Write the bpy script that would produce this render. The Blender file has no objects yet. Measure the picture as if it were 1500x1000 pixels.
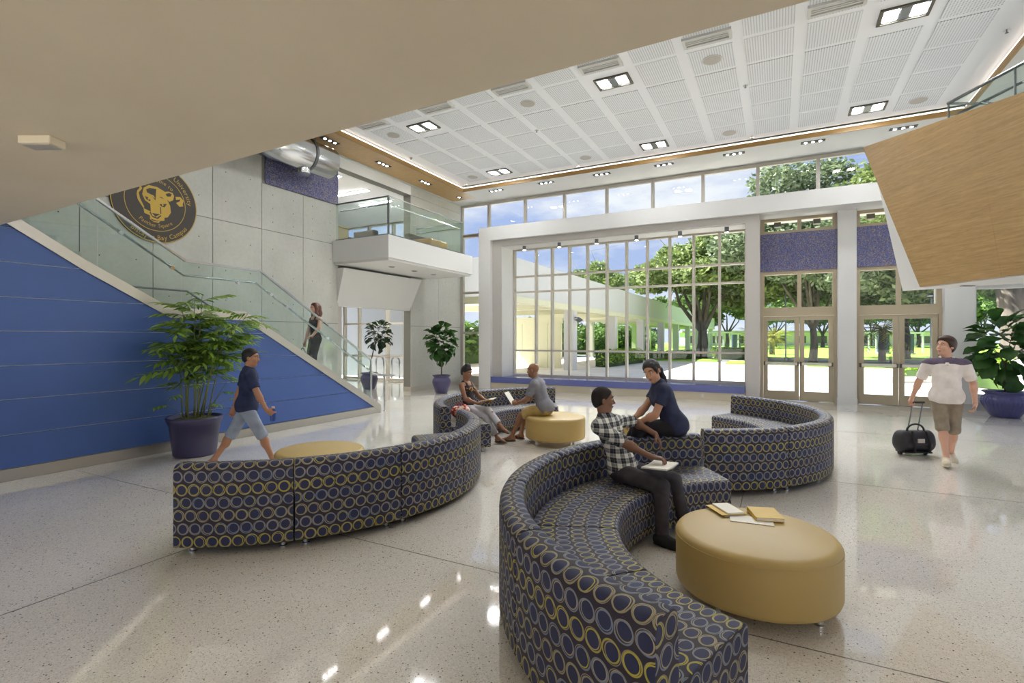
import bpy, bmesh, math, random
import numpy as np
from mathutils import Vector, Matrix
random.seed(7)
SC = bpy.context.scene
COL = SC.collection
PI = math.pi
# ------------------------------------------------------------------ camera, sky, sun, exposure
YAW = math.atan(390/747)
cam = bpy.data.cameras.new('camera'); camo = bpy.data.objects.new('camera', cam); COL.objects.link(camo)
camo.location = (0, 0, 1.75); camo.rotation_euler = (PI/2, 0, YAW)
cam.sensor_width = 36; cam.lens = 747/1500*36; cam.shift_y = -5/1500; cam.clip_end = 500
SC.camera = camo
SC.view_settings.view_transform = 'Standard'; SC.view_settings.look = 'None'
SC.view_settings.gamma = 1; SC.view_settings.use_curve_mapping = False
SC.view_settings.exposure = 1.38
SC.cycles.use_denoising = True
SC.cycles.max_bounces = 10; SC.cycles.diffuse_bounces = 6; SC.cycles.glossy_bounces = 4
SC.cycles.transparent_max_bounces = 24; SC.cycles.sample_clamp_indirect = 8
SC.cycles.caustics_reflective = False; SC.cycles.caustics_refractive = False
SUN_E = 7.4
sun = bpy.data.lights.new('sun', 'SUN'); suno = bpy.data.objects.new('sun', sun); COL.objects.link(suno)
sun.energy = SUN_E; sun.angle = 0.009; sun.color = (1, .98, .93)
suno.rotation_euler = Vector((.72, .10, -.82)).to_track_quat('-Z', 'Y').to_euler()
SKY_E = .47
world = bpy.data.worlds.new('sky'); SC.world = world; world.use_nodes = True

def lin(c):
    return tuple((x/12.92 if x <= .04045 else ((x+.055)/1.055)**2.4) for x in [v/255 for v in c])

class NT:
    """tiny node-tree writer"""
    def __init__(self, nt): self.nt = nt; nt.nodes.clear()
    def n(self, t, **kw):
        nd = self.nt.nodes.new(t)
        ins = kw.pop('i', {})
        for k, v in kw.items(): setattr(nd, k, v)
        for k, v in ins.items():
            s = nd.inputs[k]
            if isinstance(v, bpy.types.NodeSocket): self.nt.links.new(v, s)
            else: s.default_value = v
        return nd
    def m(self, op, a, b=0, c=0):
        nd = self.nt.nodes.new('ShaderNodeMath'); nd.operation = op
        for k, v in enumerate((a, b, c)):
            if isinstance(v, bpy.types.NodeSocket): self.nt.links.new(v, nd.inputs[k])
            else: nd.inputs[k].default_value = v
        return nd.outputs[0]
    def mix(self, f, a, b, bt='MIX'):
        nd = self.nt.nodes.new('ShaderNodeMix'); nd.data_type = 'RGBA'; nd.blend_type = bt
        for k, v in ((0, f), (6, a), (7, b)):
            if isinstance(v, bpy.types.NodeSocket): self.nt.links.new(v, nd.inputs[k])
            else: nd.inputs[k].default_value = (*v, 1) if k and len(v) == 3 else v
        return nd.outputs[2]
    def ramp(self, f, stops, interp='LINEAR'):
        nd = self.nt.nodes.new('ShaderNodeValToRGB'); nd.color_ramp.interpolation = interp
        e = nd.color_ramp.elements
        while len(e) < len(stops): e.new(.5)
        for el, (p, c) in zip(e, stops): el.position = p; el.color = (*c, 1) if len(c) == 3 else c
        self.nt.links.new(f, nd.inputs[0]); return nd.outputs[0]

w = NT(world.node_tree)
tc = w.n('ShaderNodeTexCoord')
sep = w.n('ShaderNodeSeparateXYZ', i={0: tc.outputs['Generated']})
el = w.m('MAXIMUM', sep.outputs[2], 0)
grad = w.ramp(el, [(0, (.66, .74, .90)), (.12, (.40, .50, .76)), (.4, (.30, .40, .72)), (1, (.2, .30, .66))])
mp = w.n('ShaderNodeMapping', i={0: tc.outputs['Generated'], 3: (1.6, 1.6, 4.2)})
nz = w.n('ShaderNodeTexNoise', i={0: mp.outputs[0], 'Scale': 2.1, 'Detail': 7, 'Roughness': .58})
cl = w.ramp(nz.outputs[0], [(.44, (0, 0, 0)), (.62, (1, 1, 1))])
skyc = w.mix(cl, grad, (.80, .82, .87))
bg = w.n('ShaderNodeBackground', i={0: skyc, 1: SKY_E})
w.n('ShaderNodeOutputWorld', i={0: bg.outputs[0]})

# ------------------------------------------------------------------ materials
MATS = {}
def mat(name, col=(.5, .5, .5), rough=.5, metal=0, spec=.5, build=None, **kw):
    m = bpy.data.materials.new(name); m.use_nodes = True; t = NT(m.node_tree)
    p = t.n('ShaderNodeBsdfPrincipled', i={'Base Color': (*col, 1), 'Roughness': rough, 'Metallic': metal, 'Specular IOR Level': spec})
    for k, v in kw.items(): p.inputs[k].default_value = v
    t.n('ShaderNodeOutputMaterial', i={0: p.outputs[0]})
    if build: build(t, p)
    MATS[name] = m; return m
def lk(t, a, b): t.nt.links.new(a, b)
def bump(t, p, h, s=.2, d=.01):
    b = t.n('ShaderNodeBump', i={'Height': h, 'Strength': s, 'Distance': d}); lk(t, b.outputs[0], p.inputs['Normal'])
def noisy(c1, c2, scale=8, detail=4, bmp=0, stretch=(1, 1, 1), lo=.35, hi=.65, bd=.01):
    def f(t, p):
        co = t.n('ShaderNodeNewGeometry'); mp = t.n('ShaderNodeMapping', i={0: co.outputs['Position'], 3: stretch})
        n = t.n('ShaderNodeTexNoise', i={0: mp.outputs[0], 'Scale': scale, 'Detail': detail})
        lk(t, t.ramp(n.outputs[0], [(lo, c1), (hi, c2)]), p.inputs['Base Color'])
        if bmp: bump(t, p, n.outputs[0], bmp, bd)
    return f
def emis(name, col, s):
    m = bpy.data.materials.new(name); m.use_nodes = True; t = NT(m.node_tree)
    e = t.n('ShaderNodeEmission', i={0: (*col, 1), 1: s}); t.n('ShaderNodeOutputMaterial', i={0: e.outputs[0]}); MATS[name] = m; return m
def glassmat(name, tint=(.96, .98, .97), ior=1.5, gain=1.0, rough=0.0):
    m = bpy.data.materials.new(name); m.use_nodes = True; t = NT(m.node_tree)
    tr = t.n('ShaderNodeBsdfTransparent', i={0: (*tint, 1)}); gl = t.n('ShaderNodeBsdfGlossy', i={'Roughness': rough})
    fr = t.n('ShaderNodeFresnel', i={0: ior}); g_ = t.n('ShaderNodeNewGeometry'); fac = t.m('MULTIPLY', t.m('MULTIPLY', fr.outputs[0], gain), t.m('SUBTRACT', 1, g_.outputs['Backfacing']))
    mx = t.n('ShaderNodeMixShader', i={0: fac, 1: tr.outputs[0], 2: gl.outputs[0]}); t.n('ShaderNodeOutputMaterial', i={0: mx.outputs[0]})
    MATS[name] = m; return m

def f_terrazzo(t, p):
    g = t.n('ShaderNodeNewGeometry'); pos = g.outputs['Position']
    big = t.n('ShaderNodeTexNoise', i={0: pos, 'Scale': .7, 'Detail': 3})
    base = t.ramp(big.outputs[0], [(.3, lin((210, 205, 195))), (.7, lin((222, 217, 208)))])
    v1 = t.n('ShaderNodeTexVoronoi', i={0: pos, 'Scale': 62, 'Randomness': 1})
    s1 = t.n('ShaderNodeSeparateColor', i={0: v1.outputs['Color']})
    pick = t.m('GREATER_THAN', s1.outputs[0], .89)
    near = t.m('LESS_THAN', v1.outputs['Distance'], .30)
    chip = t.ramp(s1.outputs[1], [(0, lin((60, 52, 46))), (.35, lin((96, 84, 70))), (.7, lin((150, 128, 100))), (1, lin((70, 66, 64)))])
    c = t.mix(t.m('MULTIPLY', pick, near), base, chip)
    v2 = t.n('ShaderNodeTexVoronoi', i={0: pos, 'Scale': 130, 'Randomness': 1})
    s2 = t.n('ShaderNodeSeparateColor', i={0: v2.outputs['Color']})
    c = t.mix(t.m('MULTIPLY', t.m('GREATER_THAN', s2.outputs[0], .72), t.m('MULTIPLY', t.m('LESS_THAN', v2.outputs['Distance'], .4), .55)), c, lin((128, 112, 92)))
    c = t.mix(t.m('MULTIPLY', t.m('LESS_THAN', s2.outputs[0], .2), .4), c, lin((240, 234, 222)))
    lk(t, c, p.inputs['Base Color'])
mat('terrazzo', rough=.06, spec=.8, build=f_terrazzo, **{'Coat Weight': .5, 'Coat Roughness': .05, 'Coat IOR': 1.6})
mat('joint', lin((96, 88, 76)), .3)
mat('white', lin((207, 207, 206)), .6)
mat('white_wall', lin((226, 227, 229)), .55)
mat('beige_slab', lin((222, 206, 178)), .75, build=noisy(lin((216, 204, 184)), lin((221, 210, 191)), 1.2))
mat('grey_frame', lin((176, 172, 168)), .5)
mat('ceiling_white', lin((238, 241, 246)), .7)
def f_perf(t, p):
    g = t.n('ShaderNodeNewGeometry'); pos = g.outputs['Position']
    sc = t.n('ShaderNodeVectorMath', operation='SCALE', i={0: pos, 'Scale': 1/.042})
    fr = t.n('ShaderNodeVectorMath', operation='FRACTION', i={0: sc.outputs[0]})
    s = t.n('ShaderNodeSeparateXYZ', i={0: fr.outputs[0]})
    dx = t.m('SUBTRACT', s.outputs[0], .5); dy = t.m('SUBTRACT', s.outputs[1], .5)
    d = t.m('SQRT', t.m('ADD', t.m('MULTIPLY', dx, dx), t.m('MULTIPLY', dy, dy)))
    hole = t.m('LESS_THAN', d, .22)
    lk(t, t.mix(hole, lin((231, 235, 241)), lin((140, 140, 142))), p.inputs['Base Color'])
mat('perforated', rough=.7, build=f_perf)
def f_conc(t, p):
    g = t.n('ShaderNodeNewGeometry')
    n = t.n('ShaderNodeTexNoise', i={0: g.outputs['Position'], 'Scale': .9, 'Detail': 6})
    n2 = t.n('ShaderNodeTexNoise', i={0: g.outputs['Position'], 'Scale': 14, 'Detail': 4})
    c = t.ramp(n.outputs[0], [(.3, lin((178, 178, 172))), (.7, lin((196, 196, 190)))])
    lk(t, t.mix(.12, c, t.ramp(n2.outputs[0], [(.3, lin((170, 168, 160))), (.6, lin((214, 213, 208)))])), p.inputs['Base Color'])
    bump(t, p, n2.outputs[0], .1, .004)
mat('concrete', rough=.8, build=f_conc)
mat('gap_grey', lin((128, 127, 122)), .9)
mat('dark_gap', lin((70, 70, 68)), .9)
mat('blue_panel', lin((70, 98, 162)), .4, build=noisy(lin((68, 96, 158)), lin((73, 102, 168)), .6))
mat('pale_gap', lin((214, 218, 226)), .6)
def f_brushed(t, p):
    g = t.n('ShaderNodeNewGeometry'); mp = t.n('ShaderNodeMapping', i={0: g.outputs['Position'], 3: (4, 4, 120)})
    n = t.n('ShaderNodeTexNoise', i={0: mp.outputs[0], 'Scale': 2, 'Detail': 3})
    lk(t, t.ramp(n.outputs[0], [(.3, (.30,)*3), (.7, (.42,)*3)]), p.inputs['Roughness'])
mat('brushed_metal', lin((205, 200, 190)), .35, 1, build=f_brushed)
mat('steel', lin((210, 212, 214)), .22, 1)
mat('dark_steel', lin((120, 124, 126)), .35, 1)
mat('chrome', (.85, .85, .86), .08, 1)
mat('gold_frame', lin((176, 163, 140)), .45, .25)
mat('mullion', lin((186, 180, 170)), .4, .2)
glassmat('glass', (.97, .985, .98))
glassmat('glass_rail', (.90, .955, .94), 1.5, 1.6)
def f_mosaic(t, p):
    g = t.n('ShaderNodeNewGeometry')
    v = t.n('ShaderNodeTexVoronoi', i={0: g.outputs['Position'], 'Scale': 75, 'Randomness': .3}); v.distance = 'CHEBYCHEV'
    s = t.n('ShaderNodeSeparateColor', i={0: v.outputs['Color']})
    c = t.ramp(s.outputs[0], [(0, lin((64, 66, 110))), (.2, lin((88, 94, 150))), (.4, lin((112, 104, 140))), (.55, lin((72, 100, 156))), (.7, lin((136, 126, 134))), (.82, lin((164, 148, 112))), (.9, lin((86, 78, 124))), (1, lin((110, 150, 176)))], 'CONSTANT')
    lk(t, c, p.inputs['Base Color']); lk(t, t.m('MULTIPLY', s.outputs[1], .5), p.inputs['Roughness'])
mat('mosaic', rough=.25, spec=.6, build=f_mosaic)
def woodf(c1, c2, stretch, scale=3):
    def f(t, p):
        co = t.n('ShaderNodeTexCoord'); mp = t.n('ShaderNodeMapping', i={0: co.outputs['Object'], 3: stretch})
        n = t.n('ShaderNodeTexNoise', i={0: mp.outputs[0], 'Scale': scale, 'Detail': 6, 'Distortion': .6})
        n2 = t.n('ShaderNodeTexNoise', i={0: mp.outputs[0], 'Scale': scale*5, 'Detail': 3})
        c = t.ramp(n.outputs[0], [(.3, c1), (.7, c2)])
        lk(t, t.mix(.25, c, t.ramp(n2.outputs[0], [(.35, tuple(x*.55 for x in c1)), (.65, c2)])), p.inputs['Base Color'])
    return f
mat('wood_panel', rough=.45, build=woodf(lin((152, 120, 70)), lin((180, 148, 98)), (.6, .6, 11)))
mat('wood_soffit', rough=.4, build=woodf(lin((170, 136, 84)), lin((192, 158, 104)), (1.2, 12, 1)))
mat('wood_trim', lin((156, 122, 70)), .45)
mat('bench_blue', rough=.12, spec=.6, build=noisy(lin((84, 92, 150)), lin((98, 106, 164)), 60, 2))
mat('bench_base', lin((202, 192, 172)), .35, .3)
emis('cove_glow', (1, .88, .76), 1.5)
emis('lamp_glow', (.98, .99, 1), 52)
emis('lamp_small', (1, .98, .96), 26)
emis('lamp_warm', (1, .95, .88), 20)
emis('linear_glow', (1, .97, .88), 40)
mat('fixture_dark', lin((84, 80, 70)), .5)
mat('black', lin((22, 22, 24)), .5)
mat('dark_rubber', lin((34, 32, 32)), .7)

# ------------------------------------------------------------------ mesh helpers
class MB:
    def __init__(self): self.v = []; self.f = []; self.uv = None
    def add(self, vs, fs):
        o = len(self.v); self.v += [tuple(x) for x in vs]; self.f += [tuple(i+o for i in q) for q in fs]; return self
    def box(self, x0, x1, y0, y1, z0, z1):
        return self.add([(x0,y0,z0),(x1,y0,z0),(x1,y1,z0),(x0,y1,z0),(x0,y0,z1),(x1,y0,z1),(x1,y1,z1),(x0,y1,z1)],
                        [(0,3,2,1),(4,5,6,7),(0,1,5,4),(1,2,6,5),(2,3,7,6),(3,0,4,7)])
    def obox(self, c, ax, ay, az, hx, hy, hz):
        c, ax, ay, az = map(Vector, (c, ax, ay, az)); vs = []
        for sz in (-1, 1):
            for sx, sy in ((-1,-1),(1,-1),(1,1),(-1,1)): vs.append(c+ax*hx*sx+ay*hy*sy+az*hz*sz)
        return self.add(vs, [(0,3,2,1),(4,5,6,7),(0,1,5,4),(1,2,6,5),(2,3,7,6),(3,0,4,7)])
    def prism(self, a, b):
        """two matching outlines"""
        n = len(a)
        return self.add(list(a)+list(b), [tuple(range(n))[::-1], tuple(range(n, 2*n))]+[(i, (i+1)%n, n+(i+1)%n, n+i) for i in range(n)])
    def px(self, poly, x0, x1):  # outline in (y,z), extruded along x
        return self.prism([(x0, y, z) for y, z in poly], [(x1, y, z) for y, z in poly])
    def pz(self, poly, z0, z1):
        return self.prism([(x, y, z0) for x, y in poly], [(x, y, z1) for x, y in poly])
    def tube(self, pts, r, n=8, cap=True):
        pts = [Vector(p) for p in pts]; rs = r if isinstance(r, (list, tuple)) else [r]*len(pts)
        o = len(self.v); prev = None
        for i, p in enumerate(pts):
            d = (pts[min(i+1, len(pts)-1)]-pts[max(i-1, 0)]).normalized()
            if prev is None:
                ref = Vector((0, 0, 1)) if abs(d.z) < .9 else Vector((1, 0, 0)); a = d.cross(ref).normalized()
            else: a = (prev-d*prev.dot(d)).normalized()
            prev = a; b = d.cross(a)
            for k in range(n):
                t = 2*PI*k/n; self.v.append(tuple(p+(a*math.cos(t)+b*math.sin(t))*rs[i]))
        for i in range(len(pts)-1):
            for k in range(n):
                q = o+i*n; self.f.append((q+k, q+(k+1)%n, q+n+(k+1)%n, q+n+k))
        if cap:
            self.f.append(tuple(o+k for k in range(n))[::-1]); q = o+(len(pts)-1)*n; self.f.append(tuple(q+k for k in range(n)))
        return self
    def lathe(self, c, prof, n=24, cap=True, sx=1, sy=1):
        o = len(self.v)
        for r, z in prof:
            for k in range(n):
                t = 2*PI*k/n; self.v.append((c[0]+r*sx*math.cos(t), c[1]+r*sy*math.sin(t), c[2]+z))
        for i in range(len(prof)-1):
            for k in range(n):
                q = o+i*n; self.f.append((q+k, q+(k+1)%n, q+n+(k+1)%n, q+n+k))
        if cap:
            self.f.append(tuple(o+k for k in range(n))[::-1]); q = o+(len(prof)-1)*n; self.f.append(tuple(q+k for k in range(n)))
        return self
    def ball(self, c, r, n=10, m=6):
        rx, ry, rz = r if isinstance(r, (list, tuple)) else (r, r, r); o = len(self.v)
        for i in range(m+1):
            ph = -PI/2+PI*i/m
            for k in range(n):
                t = 2*PI*k/n; self.v.append((c[0]+rx*math.cos(ph)*math.cos(t), c[1]+ry*math.cos(ph)*math.sin(t), c[2]+rz*math.sin(ph)))
        for i in range(m):
            for k in range(n):
                q = o+i*n; self.f.append((q+k, q+(k+1)%n, q+n+(k+1)%n, q+n+k))
        return self
    def mesh(self, name, m, smooth=False):
        me = bpy.data.meshes.new(name); me.from_pydata(self.v, [], self.f)
        if self.uv is not None:
            ul = me.uv_layers.new(name='UVMap'); ul.data.foreach_set('uv', [c for q in self.uv for p in q for c in p])
        me.materials.append(MATS[m])
        if smooth: me.polygons.foreach_set('use_smooth', [True]*len(me.polygons))
        me.update(); return me
    def build(self, name, m, parent=None, smooth=False, bevel=0, label=None, kind=None):
        return link(name, self.mesh(name, m, smooth), parent, bevel, label, kind)
def link(name, me, parent=None, bevel=0, label=None, kind=None, loc=None):
    o = bpy.data.objects.new(name, me); COL.objects.link(o)
    if parent is not None: o.parent = parent; o.matrix_parent_inverse = wm(parent).inverted()
    if bevel:
        b = o.modifiers.new('edge', 'BEVEL'); b.width = bevel; b.segments = 2; b.limit_method = 'ANGLE'
    if label: o['label'] = label
    if kind: o['kind'] = kind
    if loc: o.location = loc
    return o
def wm(o):
    m = Matrix.LocRotScale(o.location, o.rotation_euler, o.scale)
    return wm(o.parent) @ o.matrix_parent_inverse @ m if o.parent else m
def tag(o, label=None, cat=None, group=None, kind=None):
    if label: o['label'] = label
    if cat: o['category'] = cat
    if group: o['group'] = group
    if kind: o['kind'] = kind
    return o
def thing(name, label, cat, loc=(0, 0, 0), group=None, kind=None):
    o = bpy.data.objects.new(name, None); COL.objects.link(o); o.location = loc; o.empty_display_size = .1
    return tag(o, label, cat, group, kind)
def struct(name, label, cat, loc=(0, 0, 0)): return thing(name, label, cat, loc, None, 'structure')
def copytree(o, loc, rz=0, label=None, par=None):
    c = o.copy(); COL.objects.link(c)
    if par: c.parent = par
    else:
        c.location = loc; c.rotation_euler = (0, 0, rz)
        if label: c['label'] = label
    for ch in list(o.children): copytree(ch, None, par=c)
    return c
S_, C_ = math.sin(YAW), math.cos(YAW)
def at_du(d, u, z=0): return Vector((-S_*d+C_*u, C_*d+S_*u, z))   # from depth along the view axis and sideways offset
# ================================================================== THE ROOM
XB, XW, YF, ZS, ZC = -8.36, -10.7, 16.3, 6.76, 6.95    # blue wall, concrete wall, window wall, soffit, main ceiling
# ---- floor
fl = tag(MB().box(-17, 9.2, -6, 16.42, -.12, 0).build('floor', 'terrazzo'), 'polished cream terrazzo floor flecked with dark chips', 'floor', kind='structure')
for x in (-8.34, -4.35, -.35, 3.65): MB().box(x-.004, x+.004, -5.9, 15.2, 0, .0012).build('joint_strip', 'joint', fl)
for y in (-.7, 3.32, 7.33, 11.35): MB().box(-8.3, 8.9, y-.004, y+.004, 0, .0012).build('joint_strip', 'joint', fl)
# ---- low slab above the camera
tag(MB().prism([(-8.25, 2.395, 3.0), (7.5, 2.0, 3.0), (7.5, -6, 3.0), (-8.25, -6, 3.0)][::-1],
               [(-8.25, 2.395, 4.35), (7.5, 2.0, 4.35), (7.5, -6, 4.35), (-8.25, -6, 4.35)][::-1]).build('ceiling_low', 'beige_slab'),
    'wide plain beige soffit over the near end of the lobby', 'ceiling', kind='structure')
el = thing('exit_light', 'small flat emergency light on the beige soffit', 'light', (-4.09, 1.47, 3.0))
MB().obox((-4.09, 1.47, 2.975), (C_, S_, 0), (-S_, C_, 0), (0, 0, 1), .10, .06, .025).build('housing', 'beige_slab', el, bevel=.008)
MB().obox((-4.09, 1.47, 2.947), (C_, S_, 0), (-S_, C_, 0), (0, 0, 1), .085, .045, .004).build('lens', 'grey_frame', el)
# ---- main ceiling with perforated tiles
ce = struct('ceiling', 'white coffered ceiling of perforated square tiles', 'ceiling', (-3, 9, ZC))
MB().box(-9.62, 3.72, -5.9, 14.72, ZC, ZC+.06).build('board', 'ceiling_white', ce)
tile = MB(); tile.box(-.385, .385, -.425, .425, -.012, .002); tme = tile.mesh('tile', 'perforated')
LIGHT = {(1, 3), (6, 3), (11, 3)}
for r in range(-1, 5):
    for k in range(13):
        x, y = -8.72+.953*k, 10.16+.955*r
        lightrow = r in (0, 4)
        if lightrow and k in (1, 6, 11): continue
        link('tile', tme, ce, loc=(x+3, y-9, 0)).matrix_parent_inverse = Matrix()
# perimeter soffits and timber fascia
tag(MB().box(-10.6, -9.6, -5.9, 15.6, ZS, ZS+.05).build('trim_1', 'wood_soffit'), 'timber-veneer soffit strip along the concrete wall side', 'soffit', kind='structure')
tag(MB().box(-9.6, 9, 14.75, 15.6, ZS, ZS+.05).box(3.72, 9, -5.9, 14.75, ZS, ZS+.05).build('trim_2', 'white'), 'white perimeter soffit above the clerestory windows', 'soffit', kind='structure')
tag(MB().box(-17, 9, 15.62, 16.45, ZS+.02, ZS+.4).box(-17, -10.62, -6, 15.62, ZS-.02, ZS+.4).build('trim_3', 'white'), 'white outer edge of the ceiling beside the glazing', 'soffit', kind='structure')
tag(MB().box(-9.62, -9.58, -5.9, 14.75, ZS-.004, ZS+.11).build('trim_4', 'wood_trim'), 'honey timber fascia along the left ceiling recess', 'fascia', kind='structure')
tag(MB().box(-9.62, 3.72, 14.73, 14.77, ZS-.004, ZS+.11).build('trim_5', 'wood_trim'), 'honey timber fascia along the window side of the ceiling recess', 'fascia', kind='structure')
tag(MB().box(3.68, 3.72, -5.9, 14.75, ZS-.004, ZS+.11).build('trim_6', 'wood_trim'), 'honey timber fascia along the right ceiling recess', 'fascia', kind='structure')
for nm, b, lb in (('cove_strip', (-9.60, -9.585, 2, 14.7, ZS+.115, ZS+.15), 'warm cove light strip along the left ceiling recess'),
                  ('cove_strip', (-9.58, 3.68, 14.74, 14.75, ZS+.115, ZS+.15), 'warm cove light strip along the window side ceiling recess'),
                  ('cove_strip', (3.69, 3.70, 2, 14.7, ZS+.115, ZS+.15), 'warm cove light strip along the right ceiling recess')):
    tag(MB().box(*b).build(nm, 'cove_glow'), lb, 'light')
tag(MB().box(-17.2, 9.3, -6.2, 16.9, 7.3, 7.6).build('roof', 'white'), 'flat roof slab', 'roof', kind='structure')
tag(MB().box(-11, 9.2, -6.2, -6, 0, .25).box(-11, 9.2, -6.2, -6, 2.95, 7.3).box(-11, -10.5, -6.2, -6, .25, 2.95).build('wall_back', 'white_wall'), 'white wall with an added glazed strip behind the camera', 'wall', kind='structure')
w8 = struct('window_10', 'added glazed strip behind the camera', 'window', (-1, -6.1, .25))  # unseen glazing, added to bring daylight to the foreground
for k in range(8):
    x = -10.45+2.76*k; MB().box(x-.05, x+.05, -6.15, -6.05, .25, 2.95).build('mullion', 'mullion', w8)
    if k < 7: MB().box(x+.05, x+2.71, -6.107, -6.095, .25, 2.95).build('pane', 'glass', w8)
tag(MB().box(9, 9.2, -6, 16.5, 0, .3).box(9, 9.2, -6, 16.5, 6.3, 7.3).box(9, 9.2, -6, -4, .3, 6.3).box(9, 9.2, 15.6, 16.5, .3, 6.3).build('wall_right', 'white_wall'), 'white wall with added tall glazing beyond the right edge', 'wall', kind='structure')
# ---- concrete wall
cw = struct('wall_left', 'pale concrete panel wall behind the stairs', 'wall', (XW, 5, 0))
back = MB().box(XW-.30, XW-.02, -6, 10.2, 0, ZS); back.box(XW-.30, XW-.02, 13.32, 16.25, 0, ZS).box(XW-.30, XW-.02, 10.2, 13.32, 6.45, ZS).box(XW-.30, XW-.02, 10.2, 13.32, 3.7, 4.28)
back.build('backing', 'gap_grey', cw)
ys = [10.2-1.17*i for i in range(15)]; zs = [0, 2.15, 4.3, 6.45, ZS]
holes = MB(); fill = 0
for j in range(len(zs)-1):
    for i in range(len(ys)-1):
        y1, y0 = ys[i], ys[i+1]; z0, z1 = zs[j], zs[j+1]
        if y1 < 2: continue
        if j == 2 and i < 2:      # below the mosaic
            z1 = 5.38
        if j == 3 and i < 2: continue
        MB().box(XW-.02, XW, y0+.007, y1-.007, z0+.007, z1-.007).build('panel', 'concrete', cw)
        if j < 3:
            for a in (.25, .75):
                for b in (.2, .5, .8):
                    yy, zz = y0+(y1-y0)*a, z0+(z1-z0)*b
                    holes.lathe((0, 0, 0), [(0, 0)], 3, False) if False else None
                    o = len(holes.v)
                    holes.v += [(XW+.001, yy+.013*math.cos(t*PI/3), zz+.013*math.sin(t*PI/3)) for t in range(6)]; holes.f.append(tuple(range(o, o+6)))
for z0, z1 in ((0, 2.15), (2.15, 4.3), (4.3, 6.45), (6.45, ZS)):
    for y0, y1 in ((13.32, 14.85), (14.85, 16.25)):
        MB().box(XW-.32, XW, y0+.004, y1-.004, z0+.007, z1-.007).build('panel', 'concrete', cw)
        if z0 < 4:
            for a in (.3, .7):
                for b in (.25, .75):
                    yy, zz = y0+(y1-y0)*a, z0+(z1-z0)*b; o = len(holes.v)
                    holes.v += [(XW+.001, yy+.013*math.cos(t*PI/3), zz+.013*math.sin(t*PI/3)) for t in range(6)]; holes.f.append(tuple(range(o, o+6)))
holes.build('tie_hole', 'dark_gap', cw, kind='stuff')
MB().box(XW-.05, XW, 10.2, 13.32, 6.45, ZS).build('lintel', 'white_wall', cw)
MB().box(XW-.02, XW+.004, 7.95, 10.19, 5.4, 6.5).build('mosaic_panel', 'mosaic', cw, label='glittering violet mosaic panel behind the duct')
MB().box(XW-.30, XW+.012, 13.30, 16.2, 0, .14).build('baseboard', 'mullion', cw)
# bulkhead over the corridor mouth: face leans out at the top
tag(MB().prism([(-10.98, 10.15, 2.64), (-10.72, 10.15, 2.64), (-10.45, 10.15, 3.66), (-10.98, 10.15, 3.66)], [(-10.98, 13.28, 2.64), (-10.72, 13.28, 2.64), (-10.45, 13.55, 3.66), (-10.98, 13.55, 3.66)]).build('wall_bulkhead', 'white'),
    'white leaning bulkhead above the corridor opening', 'bulkhead', kind='structure')
# ---- corridor beyond, and the upper floor
tag(MB().box(-17, -10.72, 9.3, 9.5, 0, ZS).box(-17.2, -17, -6, 16.4, 0, ZS).build('wall_corridor', 'grey_frame'), 'grey end walls of the side corridor', 'wall', kind='structure')
tag(MB().box(-17, XW-.33, 9.5, 16.2, 3.7, 4.28).build('ceiling_corridor', 'white'), 'white ceiling of the side corridor', 'ceiling', kind='structure')
co = struct('window_3', 'grey framed corridor glazing with a glass door behind the stairs', 'window', (-13.5, 16.25, 0))
def frame_bar(par, x0, x1, z0, z1, y=16.3, d=.07, m='mullion', nm='mullion'): return MB().box(x0, x1, y-d, y+d, z0, z1).build(nm, m, par)
for x in (-16.6, -15.75, -14.2, -13.3): frame_bar(co, x-.05, x+.05, 0, 3.7, 16.2)
for z in (.06, 1.0, 2.35, 3.66):
    for a, b in ((-16.55, -15.8), (-15.7, -14.25), (-14.15, -13.35)): frame_bar(co, a, b, z-.04, z+.04, 16.2, nm='transom')
for a, b in ((-16.55, -15.8), (-15.7, -14.25), (-14.15, -13.35)):
    for z0, z1 in ((.1, .96), (1.04, 2.31), (2.39, 3.62)): MB().box(a, b, 16.19, 16.21, z0, z1).build('pane', 'glass', co)
d0 = struct('door_3', 'brown framed glass corridor door with a round sticker', 'door', (-12.6, 16.2, 0))
mat('door_brown', lin((122, 106, 88)), .45, .2)
MB().box(-13.25, -13.12, 16.1, 16.3, 0, 2.5).box(-13.12, -11.05, 16.1, 16.3, 2.38, 2.5).build('frame', 'door_brown', d0)
MB().box(-13.08, -12.95, 16.15, 16.25, .02, 2.34).box(-12.12, -11.98, 16.15, 16.25, .02, 2.34).box(-12.95, -12.12, 16.15, 16.25, .02, .28).box(-12.95, -12.12, 16.15, 16.25, 2.2, 2.34).box(-12.95, -12.12, 16.15, 16.25, 1.0, 1.06).build('leaf', 'door_brown', d0)
MB().box(-12.95, -12.12, 16.19, 16.21, .28, 2.2).build('pane', 'glass', d0)
mat('sticker_gold', lin((196, 176, 60)), .6); mat('sticker_dark', lin((70, 74, 84)), .6)
for z, m in ((1.42, 'sticker_gold'), (1.2, 'sticker_dark')):
    s = MB(); s.v = [(-12.62+.1*math.cos(t*PI/8), 16.17, z+.1*math.sin(t*PI/8)) for t in range(16)]; s.f = [tuple(range(16))]
    s.build('sticker', m, d0, label='round sticker on the glass')
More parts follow.
